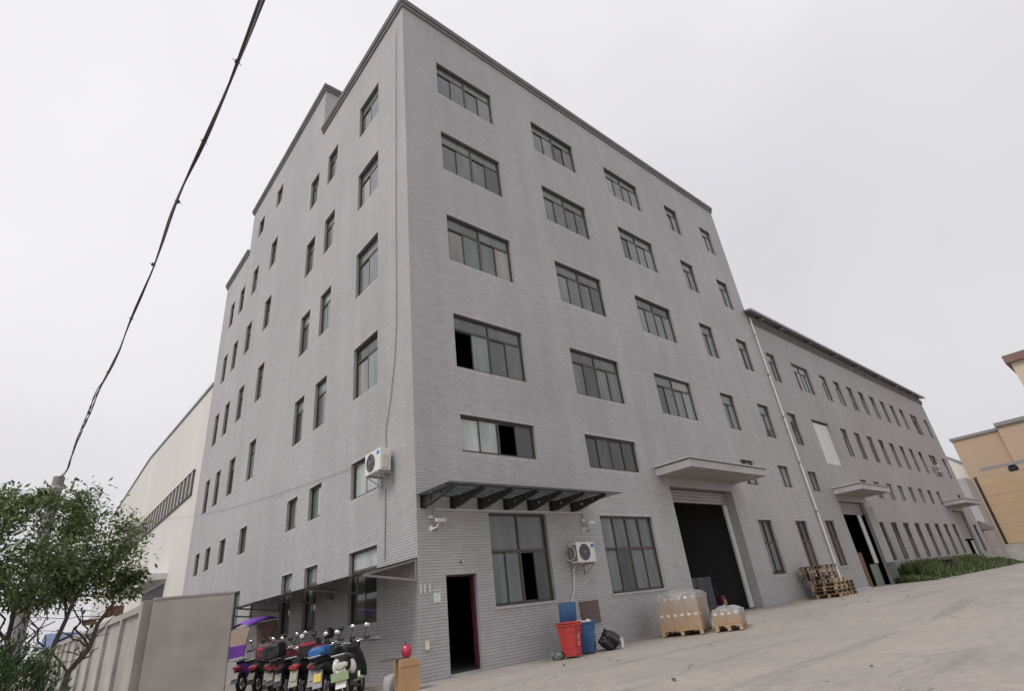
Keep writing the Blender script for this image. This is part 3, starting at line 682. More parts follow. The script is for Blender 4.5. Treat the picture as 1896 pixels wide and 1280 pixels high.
ws = thing('white_shed', (88, 2.2, 0), 0, 'white gabled shed showing between the wing and the tan building', 'building')
MB().prism([(0, 0), (11, 0), (11, 12.8), (4.0, 14.3), (0, 10.6)], 0, 12, 'x').build('wall', 'white', ws)
MB().add([(-.15, 4.0, 14.32), (-.15, -.2, 10.45), (12, -.2, 10.45), (12, 4.0, 14.32), (-.15, 4.0, 14.47), (-.15, -.2, 10.6), (12, -.2, 10.6), (12, 4.0, 14.47)], [(0, 1, 2, 3), (4, 7, 6, 5), (0, 4, 5, 1), (1, 5, 6, 2)]).build('roof', 'grey', ws)
cb = thing('cream_building', (84, -5.9, 0), 0, 'tall cream building with maroon roof edge at the right edge of the photo', 'building')
MB().box(0, -26, 9.2, 14, 0, 22.6).build('wall', 'cream', cb); MB().box(-.5, -26, 22.6, 14, .45, 23.6).build('roof', 'roof_brown', cb); MB().box(-.25, -26, 18.4, .001, .2, 18.75).build('ledge', 'maroon', cb)
wv = MB().box(-.06, -3.8, 20.0, .02, -1.5, 21.7).build('window', 'frame', cb); MB().box(-.08, -3.6, 20.15, -.062, -1.7, 21.55).build('pane', 'glass_dark', wv)

# ------------------------------------------------------------------ concrete fence on the left
fp = [ray(435, 1096, 2, 2.3), ray(285, 1109, 2, 2.3)]
fe = thing('concrete_fence', (fp[1].x, fp[1].y, -.05), 0, 'weathered grey concrete boundary wall with posts and a broad blank end panel', 'fence')
ang = math.atan2(fp[0].y - fp[1].y, fp[0].x - fp[1].x); Lp = (fp[0] - fp[1]).length
ep = MB().box(0, 0, 0, Lp, .26, 2.31).build('end_panel', 'concrete', fe, False, .012); ep.rotation_euler = (0, 0, ang)
cp_ = MB().box(-.01, -.012, 2.312, Lp + .01, .272, 2.36).build('coping', 'concrete2', fe); cp_.rotation_euler = (0, 0, ang)
MB().box(-.16, .3, 0, .16, .62, 2.33).build('post', 'concrete', fe, False, .01)
pm_ = MB().box(-.035, 0, 0, .035, 2.78, 2.12).mesh('panel', M['concrete']); po_ = MB().box(-.13, -.11, 0, .13, .11, 2.24).mesh('post', M['concrete2']); ca_ = MB().box(-.12, 0, 2.122, .12, 2.78, 2.28).mesh('coping', M['concrete'])
for i in range(14):
    y = .62 + i * 3.0
    link('panel', pm_, fe).location = (.0, y + .0, 0)
    link('coping', ca_, fe).location = (0, y, 0); link('post', po_, fe).location = (0, y + 2.89, 0)
for (u0, v0, u1, v1, y, lab) in ((197, 1124, 226, 1146, 13, 'nearer small brown board sticking up above the concrete wall'), (154, 1149, 177, 1161, 22, 'farther small brown board sticking up above the concrete wall')):
    a = ray(u0, v0, 1, y); b = ray(u1, v1, 1, y)
    t_ = thing('brown_board', ((a.x + b.x) / 2, y, b.z), 0, lab, 'board', 'boards above the concrete wall'); w_ = b.x - a.x; h_ = a.z - b.z
    MB().box(-w_ / 2, 0, h_ * .25, w_ / 2, .04, h_).build('board', 'brown', t_); MB().box(w_ * .1, .045, -1.2, w_ * .35, .12, h_ * .9).build('post', 'bark', t_)
ba, bb_ = ray(96, 1180, 1, 60), ray(150, 1166, 1, 60)
bs = thing('blue_roofed_shed', (ba.x, 60, 0), 0, 'low distant shed with a blue roof beyond the concrete wall', 'building'); bw_ = bb_.x - ba.x
MB().box(0, 0, 0, bw_, 8, bb_.z - 1.6).build('wall', 'white', bs); MB().prism([(-.5, bb_.z - 1.6), (8.5, bb_.z - 1.6), (4, bb_.z)], -.4, bw_ + .4, 'x').build('roof', 'blue_roof', bs)

# ------------------------------------------------------------------ pole and cable
pt = ray(110, 884, 1, 7.0)
po = thing('utility_pole', (pt.x, 7.0, -.05), 0, 'round grey concrete utility pole rising behind the leafy tree', 'pole')
MB().tube([(0, 0, 0), (0, 0, pt.z + .05)], [.16, .125], 14).build('shaft', 'pole', po, True); MB().tube([(0, 0, pt.z - .28), (0, 0, pt.z - .2)], .14, 14).build('band', 'alu', po, True)
cpx = [(500, -42), (482, 0), (460, 60), (440, 112), (410, 188), (377, 262), (352, 318), (330, 372), (305, 440), (283, 490), (266, 528), (243, 590), (224, 646), (200, 690), (182, 722), (165, 766), (150, 800), (135, 838), (124, 872), (113, 884)]
arc = [0]
for a, b in zip(cpx, cpx[1:]): arc.append(arc[-1] + math.hypot(b[0] - a[0], b[1] - a[1]))
t1, t2 = 4.3, (pt - CAMP).dot(FW) - .12
cen = [rayt(u, v, 1 / ((1 - s / arc[-1]) / t1 + (s / arc[-1]) / t2)) for (u, v), s in zip(cpx, arc)]
fine = []
for i in range(len(cen) - 1):
    for k in range(8): fine.append(cen[i].lerp(cen[i + 1], k / 8))
fine.append(cen[-1])
lead = [fine[0] + (fine[0] - fine[6]).normalized() * q + Vector((0, 0, .012 * q * q)) for q in (14, 10, 7, 4, 2, 1)]
fine = lead + fine
for _ in range(3): fine = [fine[0]] + [(fine[i - 1] + fine[i] * 2 + fine[i + 1]) / 4 for i in range(1, len(fine) - 1)] + [fine[-1]]
ca = thing('overhead_cable', tuple(fine[-1]), 0, 'bundle of black wires tied together, sagging across the sky from the pole', 'cable')
base = fine[-1]; nrm = Vector((1, .15, 0)).normalized()
for k in range(4):
    pp = []
    ln = 0
    for i, p in enumerate(fine):
        if i: ln += (fine[i] - fine[i - 1]).length
        a = ln * (1.3 + .25 * k) + k * 1.57; gap = .009 + .018 * (.5 + .5 * math.sin(ln * 1.05 + k * .6))
        pp.append(p - base + nrm * gap * math.cos(a) + Vector((0, .3, 1)).normalized() * gap * math.sin(a))
    MB().tube(pp, .0075 if k else .0095, 6).build('wire', 'wire' if k != 1 else 'greywire', ca, True)
tm = MB().tube([(0, 0, -.015), (0, 0, .015)], .02, 8); tm.tube([(-.015, 0, .0), (-.042, 0, .02)], .003, 5); tm.tube([(.015, 0, .0), (.042, 0, -.01)], .003, 5)
tme = tm.mesh('cable_tie', M['wire'])
for px_ in cpx[3:-2:2]:
    i = min(range(len(fine)), key=lambda q: (lambda d: abs(948 + 996.1 * d.dot(RT) / d.dot(FW) - px_[0]) + abs(640 + 996.1 * d.dot(DN) / d.dot(FW) - px_[1]) if d.dot(FW) > .5 else 1e9)(fine[q] - CAMP))
    o = link('cable_tie', tme, ca); o.location = fine[i] - base; o.rotation_euler = (fine[min(i + 1, len(fine) - 1)] - fine[i - 1]).to_track_quat('Z', 'Y').to_euler()

# ------------------------------------------------------------------ vegetation
def leaves(n, pick, size, droop, m, name, parent, asp=.36):
    """n folded leaf faces; pick() gives a point and an outward direction"""
    V = []; F = []
    for i in range(n):
        p, out = pick(); l = size * random.uniform(.65, 1.3); wd = l * asp
        d = (Vector((random.gauss(0, 1), random.gauss(0, 1), random.gauss(0, .6))) + out * .9 + Vector((0, 0, -droop))).normalized()
        s = d.cross(Vector((random.gauss(0, .5), random.gauss(0, .5), 1))).normalized() * wd / 2; u = d.cross(s).normalized() * wd * .18
        o = len(V); V += [p, p + d * l * .45 + s + u, p + d * l, p + d * l * .45 - s + u]; F += [(o, o + 1, o + 2), (o, o + 2, o + 3)]
    return MB().add(V, F).build(name, m, parent)
def limb(mb, a, b, r0, r1, wig=.12):
    n = 6; L = (b - a).length; pts = [a.lerp(b, i / n) + Vector((random.gauss(0, 1), random.gauss(0, 1), random.gauss(0, .4))) * wig * L * .25 * math.sin(math.pi * i / n) for i in range(n + 1)]
    mb.tube(pts, [r0 + (r1 - r0) * i / n for i in range(n + 1)], 7); return pts
def tree():
    bx, by = -6.45, 1.9
    t = thing('broadleaf_tree', (bx, by, -.05), 0, 'bushy green broadleaf tree with several thin stems in front of the concrete wall', 'tree')
    tk = MB(); cl = []
    stems = [((0, 0, 0), (.42, .0, 2.3)), ((-.1, .05, 0), (-.45, .3, 2.4)), ((-.45, -.1, 0), (-1.1, .1, 2.5)), ((.08, -.05, 0), (1.05, .1, 2.15)), ((-.7, .2, 0), (-1.5, -.2, 2.6))]
    for a, b in stems:
        P = limb(tk, Vector(a), Vector(b), .06, .028, .1); q = P[-1]
        for k in range(7):
            s = P[random.randint(3, 6)]; e = s + Vector((random.gauss(0, .55), random.gauss(0, .5), random.uniform(.25, 1.15))); P2 = limb(tk, s, e, .02, .008, .2)
            cl.append(e)
            for _ in range(2):
                e2 = P2[4] + Vector((random.gauss(0, .4), random.gauss(0, .4), random.uniform(-.1, .5))); limb(tk, P2[4], e2, .008, .004, .2); cl.append(e2)
    tk.build('trunk', 'bark', t, True)
    C0 = Vector((-.42, .1, 3.05)); cs = []
    for _ in range(135):
        d = Vector((random.gauss(0, 1), random.gauss(0, 1), random.gauss(0, 1))).normalized(); r = random.uniform(.45, 1) ** .55
        p = Vector((C0.x + d.x * 1.72 * r, C0.y + d.y * 1.5 * r, C0.z + d.z * (1.08 if d.z > 0 else .85) * r))
        if p.x > -.1: p.z = max(p.z, 2.42 + random.uniform(-.1, .2))
        elif p.x > -.6: p.z = max(p.z, 2.2 + random.uniform(-.15, .2))
        cs.append((p, random.uniform(.12, .30)))
    cs += [(c, .2) for c in cl if 2.25 < c.z < 4.3 and c.x < 1.35]
    cs += [(Vector((-.35 + random.gauss(0, .28), .1, 4.05 + random.uniform(-.1, .1))), .1) for _ in range(4)] + [(Vector((1.25 + random.gauss(0, .12), .1, 2.5 + random.gauss(0, .13))), .15) for _ in range(8)]
    def pick():
        c, r = random.choice(cs); d = Vector((random.gauss(0, 1), random.gauss(0, 1), random.gauss(0, .8)))
        return c + d * r * .62, (c - C0).normalized() * .6 + d.normalized() * .5
    leaves(25000, pick, .1, .35, 'leaf', 'crown', t, .42)
tree()
def bush(name, loc, rx, ry, h, n, label, m, size, asp):
    t = thing(name, loc, 0, label, 'shrub'); st = MB()
    for k in range(16):
        a = random.uniform(0, 6.28); limb(st, Vector((0, 0, 0)), Vector((math.cos(a) * rx * .7, math.sin(a) * ry * .7, h * random.uniform(.5, .9))), .02, .006)
    st.build('stem', 'bark', t)
    cs = []
    for _ in range(70):
        d = Vector((random.gauss(0, 1), random.gauss(0, 1), random.gauss(0, 1))).normalized(); cs.append(Vector((d.x * rx * .85, d.y * ry * .85, h * .5 + d.z * h * .46)))
    def pick():
        c = random.choice(cs); d = Vector((random.gauss(0, 1), random.gauss(0, 1), random.gauss(0, 1))); return c + d * .1, Vector((c.x, c.y, c.z * .3 + .5)).normalized() * 1.4
    leaves(n, pick, size, -.1, m, 'crown', t, asp)
bush('evergreen_shrub', (-7.12, -4.1, -.05), .82, .9, 1.36, 16000, 'dense dark evergreen shrub in front of the tree at bottom left', 'conifer', .085, .24)
def weeds():
    V = []; F = []
    for i in range(26000):
        x = 29.6 + 25 * random.random() ** 1.15; y = -.1 - abs(random.gauss(0, .75)) - .2; 
        if y < -2.3: continue
        hh = (1.25 if x > 31.2 else .45) * random.uniform(.3, 1) * max(.25, 1 - abs(y + .8) / 2.0) * (1 if x < 47 else .6)
        b = Vector((x, y, gh(x, y))); ln = Vector((random.gauss(0, .28), random.gauss(0, .28), 1)).normalized() * hh; a = random.uniform(0, 6.28); s = Vector((math.cos(a), math.sin(a), 0)) * random.uniform(.02, .05)
        o = len(V); V += [b - s, b + s, b + ln * .6 + s * 1.3, b + ln + Vector((random.gauss(0, .1), random.gauss(0, .1), 0))]; F += [(o, o + 1, o + 2), (o, o + 2, o + 3)]
    tag(MB().add(V, F).build('weeds', 'grass'), 'green weeds growing along the foot of the wing', 'weeds', None, 'stuff')
weeds()
bx_ = thing('dark_box', (36.2, -1.35, gh(36, -1)), R(8), 'dark box half sunk among the weeds by the wing', 'box')
MB().box(-.75, -.4, 0, .75, .4, .85).build('body', 'dark', bx_, False, .03); MB().box(-.8, -.45, .852, .8, .45, .92).build('lid', 'black', bx_, False, .02)

# ------------------------------------------------------------------ glass entrance canopy
gc = thing('glass_canopy', (0, 0, 0), 0, 'flat glass canopy carried on seven dark steel brackets over the side door', 'canopy')
prof = [(-.012, 3.58), (-.012, 3.85), (-.3, 3.872), (-1.36, 3.835), (-1.36, 3.775), (-.28, 3.6), (-.28, 3.58)]
def bracket_mesh():
    """plate with two round holes, profile in y-z"""
    m = MB(); outer = [(-.012, 3.58), (-.012, 3.84), (-1.36, 3.84), (-1.36, 3.775), (-.26, 3.58)]
    hs_ = [(-.42, 3.735, .052), (-.86, 3.775, .04)]; n = 12; H = .03
    zb = lambda y: 3.58 if y > -.26 else 3.58 + (-.26 - y) / 1.1 * .195
    cols = [-.012, -.26, -.36 - .0, -.48, -.81, -.91, -1.36]
    def quad(a, b, c, d):
        for x, rv in ((-H, 0), (H, 1)):
            q = [(x, a[0], a[1]), (x, b[0], b[1]), (x, c[0], c[1]), (x, d[0], d[1])]; m.add(q, [(3, 2, 1, 0) if rv else (0, 1, 2, 3)])
    for a, b in zip(cols, cols[1:]):
        hole = [h for h in hs_ if b < h[0] < a]
        if not hole: quad((a, zb(a)), (a, 3.84), (b, 3.84), (b, zb(b)))
        else:
            hy, hz, hr = hole[0]; rim = []
            for k in range(n + 1):
                t = 2 * math.pi * k / n + math.pi / 4
                rim.append((hy + hr * math.cos(t), hz + hr * math.sin(t)))
            cor = [(a, 3.84), (b, 3.84), (b, zb(b)), (a, zb(a))]; per = n // 4
            for s_ in range(4):
                A, B = cor[s_], cor[(s_ + 1) % 4]
                for k in range(per):
                    p, q = k / per, (k + 1) / per
                    quad(rim[s_ * per + k], (A[0] + (B[0] - A[0]) * p, A[1] + (B[1] - A[1]) * p), (A[0] + (B[0] - A[0]) * q, A[1] + (B[1] - A[1]) * q), rim[s_ * per + k + 1])
            for k in range(n):
                m.add([(-H, *rim[k]), (H, *rim[k]), (H, *rim[k + 1]), (-H, *rim[k + 1])], [(0, 1, 2, 3)])
    ed = [(-.012, 3.58), (-.26, 3.58), (-.36, zb(-.36)), (-1.36, zb(-1.36)), (-1.36, 3.84), (-.012, 3.84)]
    for p, q in zip(ed, ed[1:]): m.add([(-H - .012, *p), (H + .012, *p), (H + .012, *q), (-H - .012, *q)], [(0, 1, 2, 3)])
    m.box(-.085, -.03, 3.56, .085, -.008, 3.86); return m.mesh('bracket', M['steel_dark'])
bme = bracket_mesh()
for i in range(7): link('bracket', bme, gc).location = (.18 + .862 * i, 0, 0)
gm = MB().box(.006, -1.47, 3.858, .856, -.02, 3.87).mesh('glass_panel', M['roof_glass'])
for i in range(7):
    o = link('glass_panel', gm, gc); o.location = (-.02 + .862 * i - (.0 if i else .02), 0, 0)
tc_ = MB(); tc_.box(0, -1.3, 3.842, 5.4, -1.25, 3.855); tc_.box(0, -.12, 3.842, 5.4, -.07, 3.855); tc_.build('rail', 'steel_dark', gc)
gb = MB().tube([(0, 0, -.02), (0, 0, .03)], .03, 8).mesh('fitting', M['chrome'])
for i in range(7):
    for y in (-.35, -1.2): link('fitting', gb, gc).location = (.18 + .862 * i, y, 3.85)

# ------------------------------------------------------------------ conduit and cameras
cd = MB().tube([(.47, -.03, 3.32), (.47, -.03, 3.545), (5.75, -.03, 3.565), (5.72, -.03, 3.16)], .021, 6)
tag(cd.build('conduit', 'steel_white', None, True), 'thin white conduit joining the two cameras under the glass canopy', 'pipe')
def camera_thing(loc, rz, label, dx):
    t = thing('security_camera', loc, rz, label, 'camera', 'security cameras on the wall')
    MB().box(-.045, -.02, -.06, .045, -.01, .06).build('mount_plate', 'white', t, False, .004)
    MB().tube([(0, -.02, -.02), (dx * .09, -.1, .0), (dx * .13, -.17, .1)], .02, 8).build('arm', 'white', t, True)
    MB().loft([(-.13, 0, .045, .04), (-.11, 0, .055, .05), (.12, 0, .055, .05), (.14, 0, .052, .047)], 12, 3.5).build('housing', 'white', t, True).location = (dx * .15, -.2, .16)
    h = t.children[-1]; h.rotation_euler = (0, R(6), R(-25) if dx > 0 else R(-110))
    MB().tube([(.135, 0, 0), (.15, 0, 0)], .042, 12).build('lens', 'black', h, True)
    MB().box(-.05, -.05, .225, .06, -.01, .3).build('junction_box', 'white', t, False, .006) if dx > 0 else None
camera_thing((.37, 0, 3.1), 0, 'left white security camera, above the open side door', 1)
camera_thing((5.72, 0, 3.08), 0, 'right white security camera facing out, above the air conditioner', .9)

# ------------------------------------------------------------------ air conditioners
def air_con(loc, rz, label, W=.84, H=.58, D=.32, bracket=True):
    t = thing('air_conditioner', loc, rz, label, 'air conditioner', 'air conditioners on the walls')
    MB().box(-W / 2, -D - .12, 0, W / 2, -.12, H).build('casing', 'white', t, False, .02)
    fx, fz, fr = -W * .1, H * .5, H * .40
    gr = MB(); gr.tube([(fx, -D - .128, fz), (fx, -D - .121, fz)], fr, 24); gr.build('fan_grille', 'fin', t)
    rg = MB()
    for k in range(6): rg.ring((fx, -D - .132, fz), fr * (k + 1) / 6, .005, 'y', 24, 5)
    for k in range(8): rg.tube([(fx, -D - .134, fz), (fx + fr * math.cos(k * .785), -D - .134, fz + fr * math.sin(k * .785))], .005, 5)
    rg.build('guard', 'grey', t, True); MB().tube([(fx, -D - .15, fz), (fx, -D - .125, fz)], fr * .18, 12).build('hub', 'grey', t, True)
    MB().box(W * .3, -D - .124, H * .74, W * .46, -D - .1205, H * .9).build('sticker', 'bluesign', t)
    sv = MB().box(-W / 2 - .006, -D - .09, .06, -W / 2 - .001, -.15, H - .07).build('side_vent', 'fin', t)
    fn = MB().box(-W / 2 - .016, -D - .08, 0, -W / 2 - .007, -.16, .014).mesh('fin', M['beige'])
    for k in range(11): link('fin', fn, sv).location = (0, 0, .085 + k * .04)
    MB().box(W / 2 + .001, -D - .08, .05, W / 2 + .03, -.2, H * .7).build('valve_cover', 'beige', t, False, .008)
    if bracket:
        for x in (-W * .36, W * .36):
            b_ = MB(); b_.box(x - .015, -D - .14, -.045, x + .015, -.01, -.008); b_.box(x - .015, -.035, -.3, x + .015, -.01, -.045)
            b_.tube([(x, -D - .1, -.05), (x, -.03, -.28)], .012, 6); b_.build('bracket', 'alu', t)
    return t
air_con((5.22, 0, 2.13), 0, 'white wall air conditioner beside the hall windows, above the bins', .74, .54, .3)
a1 = air_con((0, 1.42, 4.72), R(-90), 'white air conditioner with its grille side on, by the curtained left window')
air_con((50.6, -.02, 7.75), 0, 'small white air conditioner on the far end of the wing', .8, .55, .3)
hz = MB().tube([(4.98, -.2, 2.13), (4.97, -.08, 2.0), (4.9, -.05, 1.5), (4.72, -.06, 1.16), (4.7, -.1, .9), (4.76, -.12, .68)], .017, 6)
tag(hz.build('drain_hose', 'white', None, True), 'pale drain hose hanging from the wall air conditioner down to the bins', 'hose')
rl = MB().ring((4.82, -.17, 2.4), .19, .012, 'x', 18, 6)
tag(rl.build('coiled_pipe', 'white', None, True), 'loop of white insulated pipe beside the wall air conditioner', 'pipe')
vw = MB(); P = [ray(733, 60, 0, -.03), ray(733, 200, 0, -.03), ray(733, 420, 0, -.03), ray(734, 600, 0, -.03), ray(731, 660, 0, -.03), ray(724, 730, 0, -.03), ray(714, 800, 0, -.03), ray(716, 845, 0, -.03)]
vw.tube(P, .012, 5); tag(vw.build('wall_cable', 'grey', None, True), 'dark thin cable hanging down the left facade to the air conditioner', 'cable')
hw = MB(); A, B_ = Vector((-.05, 34, 9.6)), Vector((-.04, 2.1, 5.3))
hw.tube([A.lerp(B_, i / 24) - Vector((0, 0, .4 * math.sin(math.pi * i / 24))) for i in range(25)], .006, 5); tag(hw.build('slack_wire', 'greywire', None, True), 'thin slack wire running along the left facade to the far warehouse', 'wire')
sw = MB(); sw.tube([(-.02, 1.5, 4.35), (-.03, 1.5, 3.6), (-.02, 1.55, 2.6)], .014, 6); tag(sw.build('wall_pipe', 'slat', None, True), 'pale pipe below the left air conditioner running down to the shed', 'pipe')

# ------------------------------------------------------------------ bike shed
sh = thing('lean_to_shed', (0, 0, 0), 0, 'dark lean-to sheet roof over the parked scooters', 'shed')
sm_ = MB()
y = .03; k = 0
rs = MB().add([(-1.37, 0, 2.19), (-.012, 0, 2.455), (-.012, 1.19, 2.455), (-1.37, 1.19, 2.19), (-1.37, 0, 2.205), (-.012, 0, 2.47), (-.012, 1.19, 2.47), (-1.37, 1.19, 2.205)],
              [(0, 3, 2, 1), (4, 5, 6, 7), (0, 1, 5, 4), (1, 2, 6, 5), (2, 3, 7, 6), (3, 0, 4, 7)]).mesh('roof_sheet', M['shed'])
for k in range(10): link('roof_sheet', rs, sh).location = (0, .02 + 1.2 * k, 0)
fr_ = MB()
fr_.tube([(-.03, .06, 2.41), (-1.34, .06, 2.15)], .025, 6); fr_.tube([(-1.34, .06, 2.15), (-.03, .06, 1.98)], .025, 6); fr_.tube([(-.035, .06, 1.95), (-.035, .06, 2.44)], .025, 6)
rf_ = fr_.mesh('truss', M['slat'])
for k in range(5): link('truss', rf_, sh).location = (0, 2.95 * k, 0)
ru = MB(); ru.tube([(-1.33, .04, 2.165), (-1.33, 12, 2.165)], .022, 6); ru.tube([(-.7, .04, 2.28), (-.7, 12, 2.28)], .02, 6); ru.build('purlin', 'steel_dark', sh)
lm = thing('shed_lamp', (-.06, 4.7, 2.12), 0, 'small grey lamp box fixed under the lean-to roof', 'lamp'); MB().box(-.05, -.09, -.16, .05, .09, .1).build('case', 'grey', lm, False, .01); MB().box(-.045, -.07, -.19, .045, .07, -.162).build('diffuser', 'white', lm)
rail = thing('wall_rail', (0, 0, 0), 0, 'thin white rail on small brackets along the wall behind the scooters', 'rail')
MB().tube([(-.07, 1.86, .915), (-.07, 7.2, .965)], .013, 8).build('bar', 'steel_white', rail, True)
bk = MB().box(-.085, -.03, -.03, -.004, .03, .03).mesh('bracket', M['white'])
for y in (1.86, 2.95, 4.0, 5.4, 6.9): link('bracket', bk, rail).location = (0, y, .915 + (y - 1.86) * .0094)

# ------------------------------------------------------------------ scooters
def scooter(loc, rz, label, body='black', trim='black', box=None, tail='red', plate='plateb', mirrors='chrome', tilt=6, fender='black', rack=True, apron=None, light=None):
    t = thing('scooter', loc, rz, label, 'scooter', 'scooters parked under the lean-to'); t.rotation_euler = (R(-tilt), 0, rz)
    wm = MB().ring((0, 0, 0), .185, .05, 'y', 22, 8); rim = MB().tube([(0, -.035, 0), (0, .035, 0)], .07, 12)
    for k in range(5): rim.tube([(0, 0, 0), (.15 * math.cos(k * 1.257), 0, .15 * math.sin(k * 1.257))], .018, 5)
    rim.ring((0, 0, 0), .142, .016, 'y', 18, 6)
    for x in (-.6, .62):
        wo_ = wm.build('wheel', 'rubber', t, True); wo_.location = (x, 0, .236); rim.build('rim', 'alu', wo_, True)
    MB().loft([(-.82, .62, .07, .05), (-.7, .62, .14, .10), (-.45, .56, .165, .15), (-.2, .5, .15, .17), (-.05, .4, .12, .12), (.0, .33, .1, .06)], 14).build('body', body, t, True)
    MB().loft([(-.12, .29, .13, .03), (.32, .29, .15, .03), (.4, .31, .13, .03)], 10).build('footboard', trim, t, True)
    fs = MB()
    fs.loft([(.0, 0, .17, .02), (.18, 0, .2, .045), (.42, 0, .17, .06), (.62, 0, .11, .04)], 14); so_ = fs.build('front_shield', body, t, True); so_.location = (.52, 0, .32); so_.rotation_euler = (0, R(-112), 0)
    MB().tube([(.62, 0, .24), (.45, 0, .62), (.34, 0, .93)], [.03, .032, .026], 8).build('fork', 'alu', t, True)
    MB().loft([(-.72, .735, .10, .035), (-.5, .745, .145, .05), (-.2, .72, .15, .045), (.0, .69, .10, .03)], 12).build('seat', 'seat', t, True)
    hb = MB(); hb.tube([(.24, -.34, .99), (.33, -.2, .98), (.35, 0, .95), (.33, .2, .98), (.24, .34, .99)], .014, 8); h_ = hb.build('handlebar', 'chrome', t, True)
    for s in (-1, 1):
        MB().tube([(.27, .24 * s, .99), (.22, .37 * s, .99)], .022, 8).build('grip', 'rubber', h_, True)
        mi = MB(); mi.tube([(.32, .2 * s, .98), (.34, .27 * s, 1.1), (.32, .3 * s, 1.17)], .007, 6); mo = mi.build('mirror', 'black', t, True)
        MB().ball((.31, .31 * s, 1.22), (.018, .06, .05), 12, 7).build('mirror_glass', mirrors, mo, True)
    MB().loft([(.28, 0.9, .09, .06), (.36, .91, .13, .08), (.46, .9, .1, .06)], 12).build('headlamp_cowl', body, t, True)
    MB().ring((-.6, 0, .236), .255, .012, 'y', 14, 6, R(40), R(190)).build('rear_fender_trim', fender, t, True)
    fg = MB(); n = 12
    for i in range(n + 1):
        a = R(15) + R(150) * i / n; fg.v += [(.62 + .26 * math.cos(a), s * .06, .236 + .26 * math.sin(a)) for s in (-1, 1)] + [(.62 + .24 * math.cos(a), s * .055, .236 + .24 * math.sin(a)) for s in (-1, 1)]
    for i in range(n):
        a, b = i * 4, i * 4 + 4; fg.f += [(a, a + 1, b + 1, b), (a + 2, b + 2, b + 3, a + 3), (a, b, b + 2, a + 2), (a + 1, a + 3, b + 3, b + 1)]
    fg.build('front_fender', body if fender == 'black' else fender, t, True)
    if rack:
        rk = MB()
        for s in (-1, 1): rk.tube([(-.5, .13 * s, .74), (-.72, .14 * s, .79), (-.98, .12 * s, .80)], .011, 6)
        rk.tube([(-.98, -.12, .8), (-.98, .12, .8)], .011, 6); rk.tube([(-.85, -.13, .8), (-.85, .13, .8)], .009, 6); rk.build('rack', 'chrome', t, True)
    MB().loft([(-.9, .6, .06, .035), (-.85, .62, .12, .05), (-.78, .62, .12, .055)], 12).build('tail_light', 'red' if tail == 'red' else tail, t, True)
    mf = MB(); mf.add([(-.84, -.085, .56), (-.84, .085, .56), (-.97, .095, .26), (-.97, -.095, .26), (-.82, -.085, .56), (-.82, .085, .56), (-.95, .095, .26), (-.95, -.095, .26)], [(0, 3, 2, 1), (4, 5, 6, 7), (0, 1, 5, 4), (2, 3, 7, 6), (0, 4, 7, 3), (1, 2, 6, 5)])
    mo = mf.build('mudguard', fender, t)
    MB().add([(-.885, -.075, .5), (-.885, .075, .5), (-.945, .075, .36), (-.945, -.075, .36), (-.88, -.075, .5), (-.88, .075, .5), (-.94, .075, .36), (-.94, -.075, .36)], [(0, 3, 2, 1), (4, 5, 6, 7), (0, 1, 5, 4), (2, 3, 7, 6), (0, 4, 7, 3), (1, 2, 6, 5)]).build('number_plate', plate, t)
    MB().tube([(-.2, -.15, .2), (-.55, -.17, .24), (-.85, -.18, .3)], [.022, .038, .036], 10).build('exhaust', 'steel_dark', t, True)
    if apron:
        MB().loft([(.22, .72, .16, .2), (.3, .74, .34, .27), (.4, .72, .36, .3), (.47, .68, .26, .24)], 16, 2.3).build('leg_cover', apron, t, True)
    cb_ = MB()
    for s in (-1, 1): cb_.tube([(.28, .28 * s, .98), (.42, .22 * s, 1.05), (.46, .08 * s, .95), (.42, .04 * s, .75)], .006, 5)
    cb_.build('brake_cable', 'rubber', t, True)
    MB().tube([(-.1, .1, .28), (-.16, .24, .02)], .012, 6).build('stand', 'steel_dark', t)
    if box:
        bo = MB().loft([(-1.17, .96, .14, .12), (-1.14, .96, .19, .145), (-.98, .97, .2, .155), (-.8, .97, .18, .15), (-.77, .97, .14, .12)], 16, 4.5).build('tail_box', box, t, True)
        MB().loft([(-1.185, 1.03, .12, .025), (-1.16, 1.035, .17, .032), (-1.12, 1.035, .175, .032)], 12, 3).build('reflector', light or 'red', bo, True)
    return t
HD = R(47)
def sc(y, **kw):
    x = kw.pop('x', -1.33); a = kw.pop('a', 0)
    return scooter((x + random.uniform(-.07, .07), y, gh(x, y)), HD + a + R(random.uniform(-6, 6)), **kw)
s1 = sc(.26, label='pale green and black scooter with chrome mirrors and white wheel guards, nearest the corner', body='black', trim='green', tail='beige', plate='beige', fender='white', rack=True, tilt=7)
MB().ball((-.62, .1, .6), (.2, .1, .16), 14, 8).build('rear_guard', 'white', s1, True); MB().ball((-.5, -.12, .56), (.16, .08, .13), 14, 8).build('rear_guard', 'white', s1, True)
cr_ = MB(); cr_.box(-.98, -.16, .5, -.72, .16, .515); cr_.box(-.98, -.16, .38, -.965, .16, .5); cr_.build('carrier', 'green', s1); MB().box(-.1, .12, .22, .42, .2, .3).build('side_rail', 'green', s1, False, .01)
s2 = sc(1.02, label='black scooter with a red and blue seat bag and a yellow plate', body='black', plate='platey', tail='black', tilt=8, fender='grey', apron='bag')
sb = MB().loft([(-.95, .86, .1, .06), (-.88, .87, .17, .1), (-.6, .88, .18, .11), (-.42, .87, .1, .06)], 14, 2.6).build('seat_bag', 'blue', s2, True); MB().loft([(-.9, .93, .08, .03), (-.8, .955, .12, .04), (-.62, .96, .1, .04), (-.5, .94, .05, .02)], 12).build('seat_bag_patch', 'red', sb, True)
sc(1.7, label='black scooter carrying a black top box with a red reflector, black helmet on its mirror', body='black', box='black', plate='plateb', tilt=5, fender='grey', tail='red', mirrors='black')
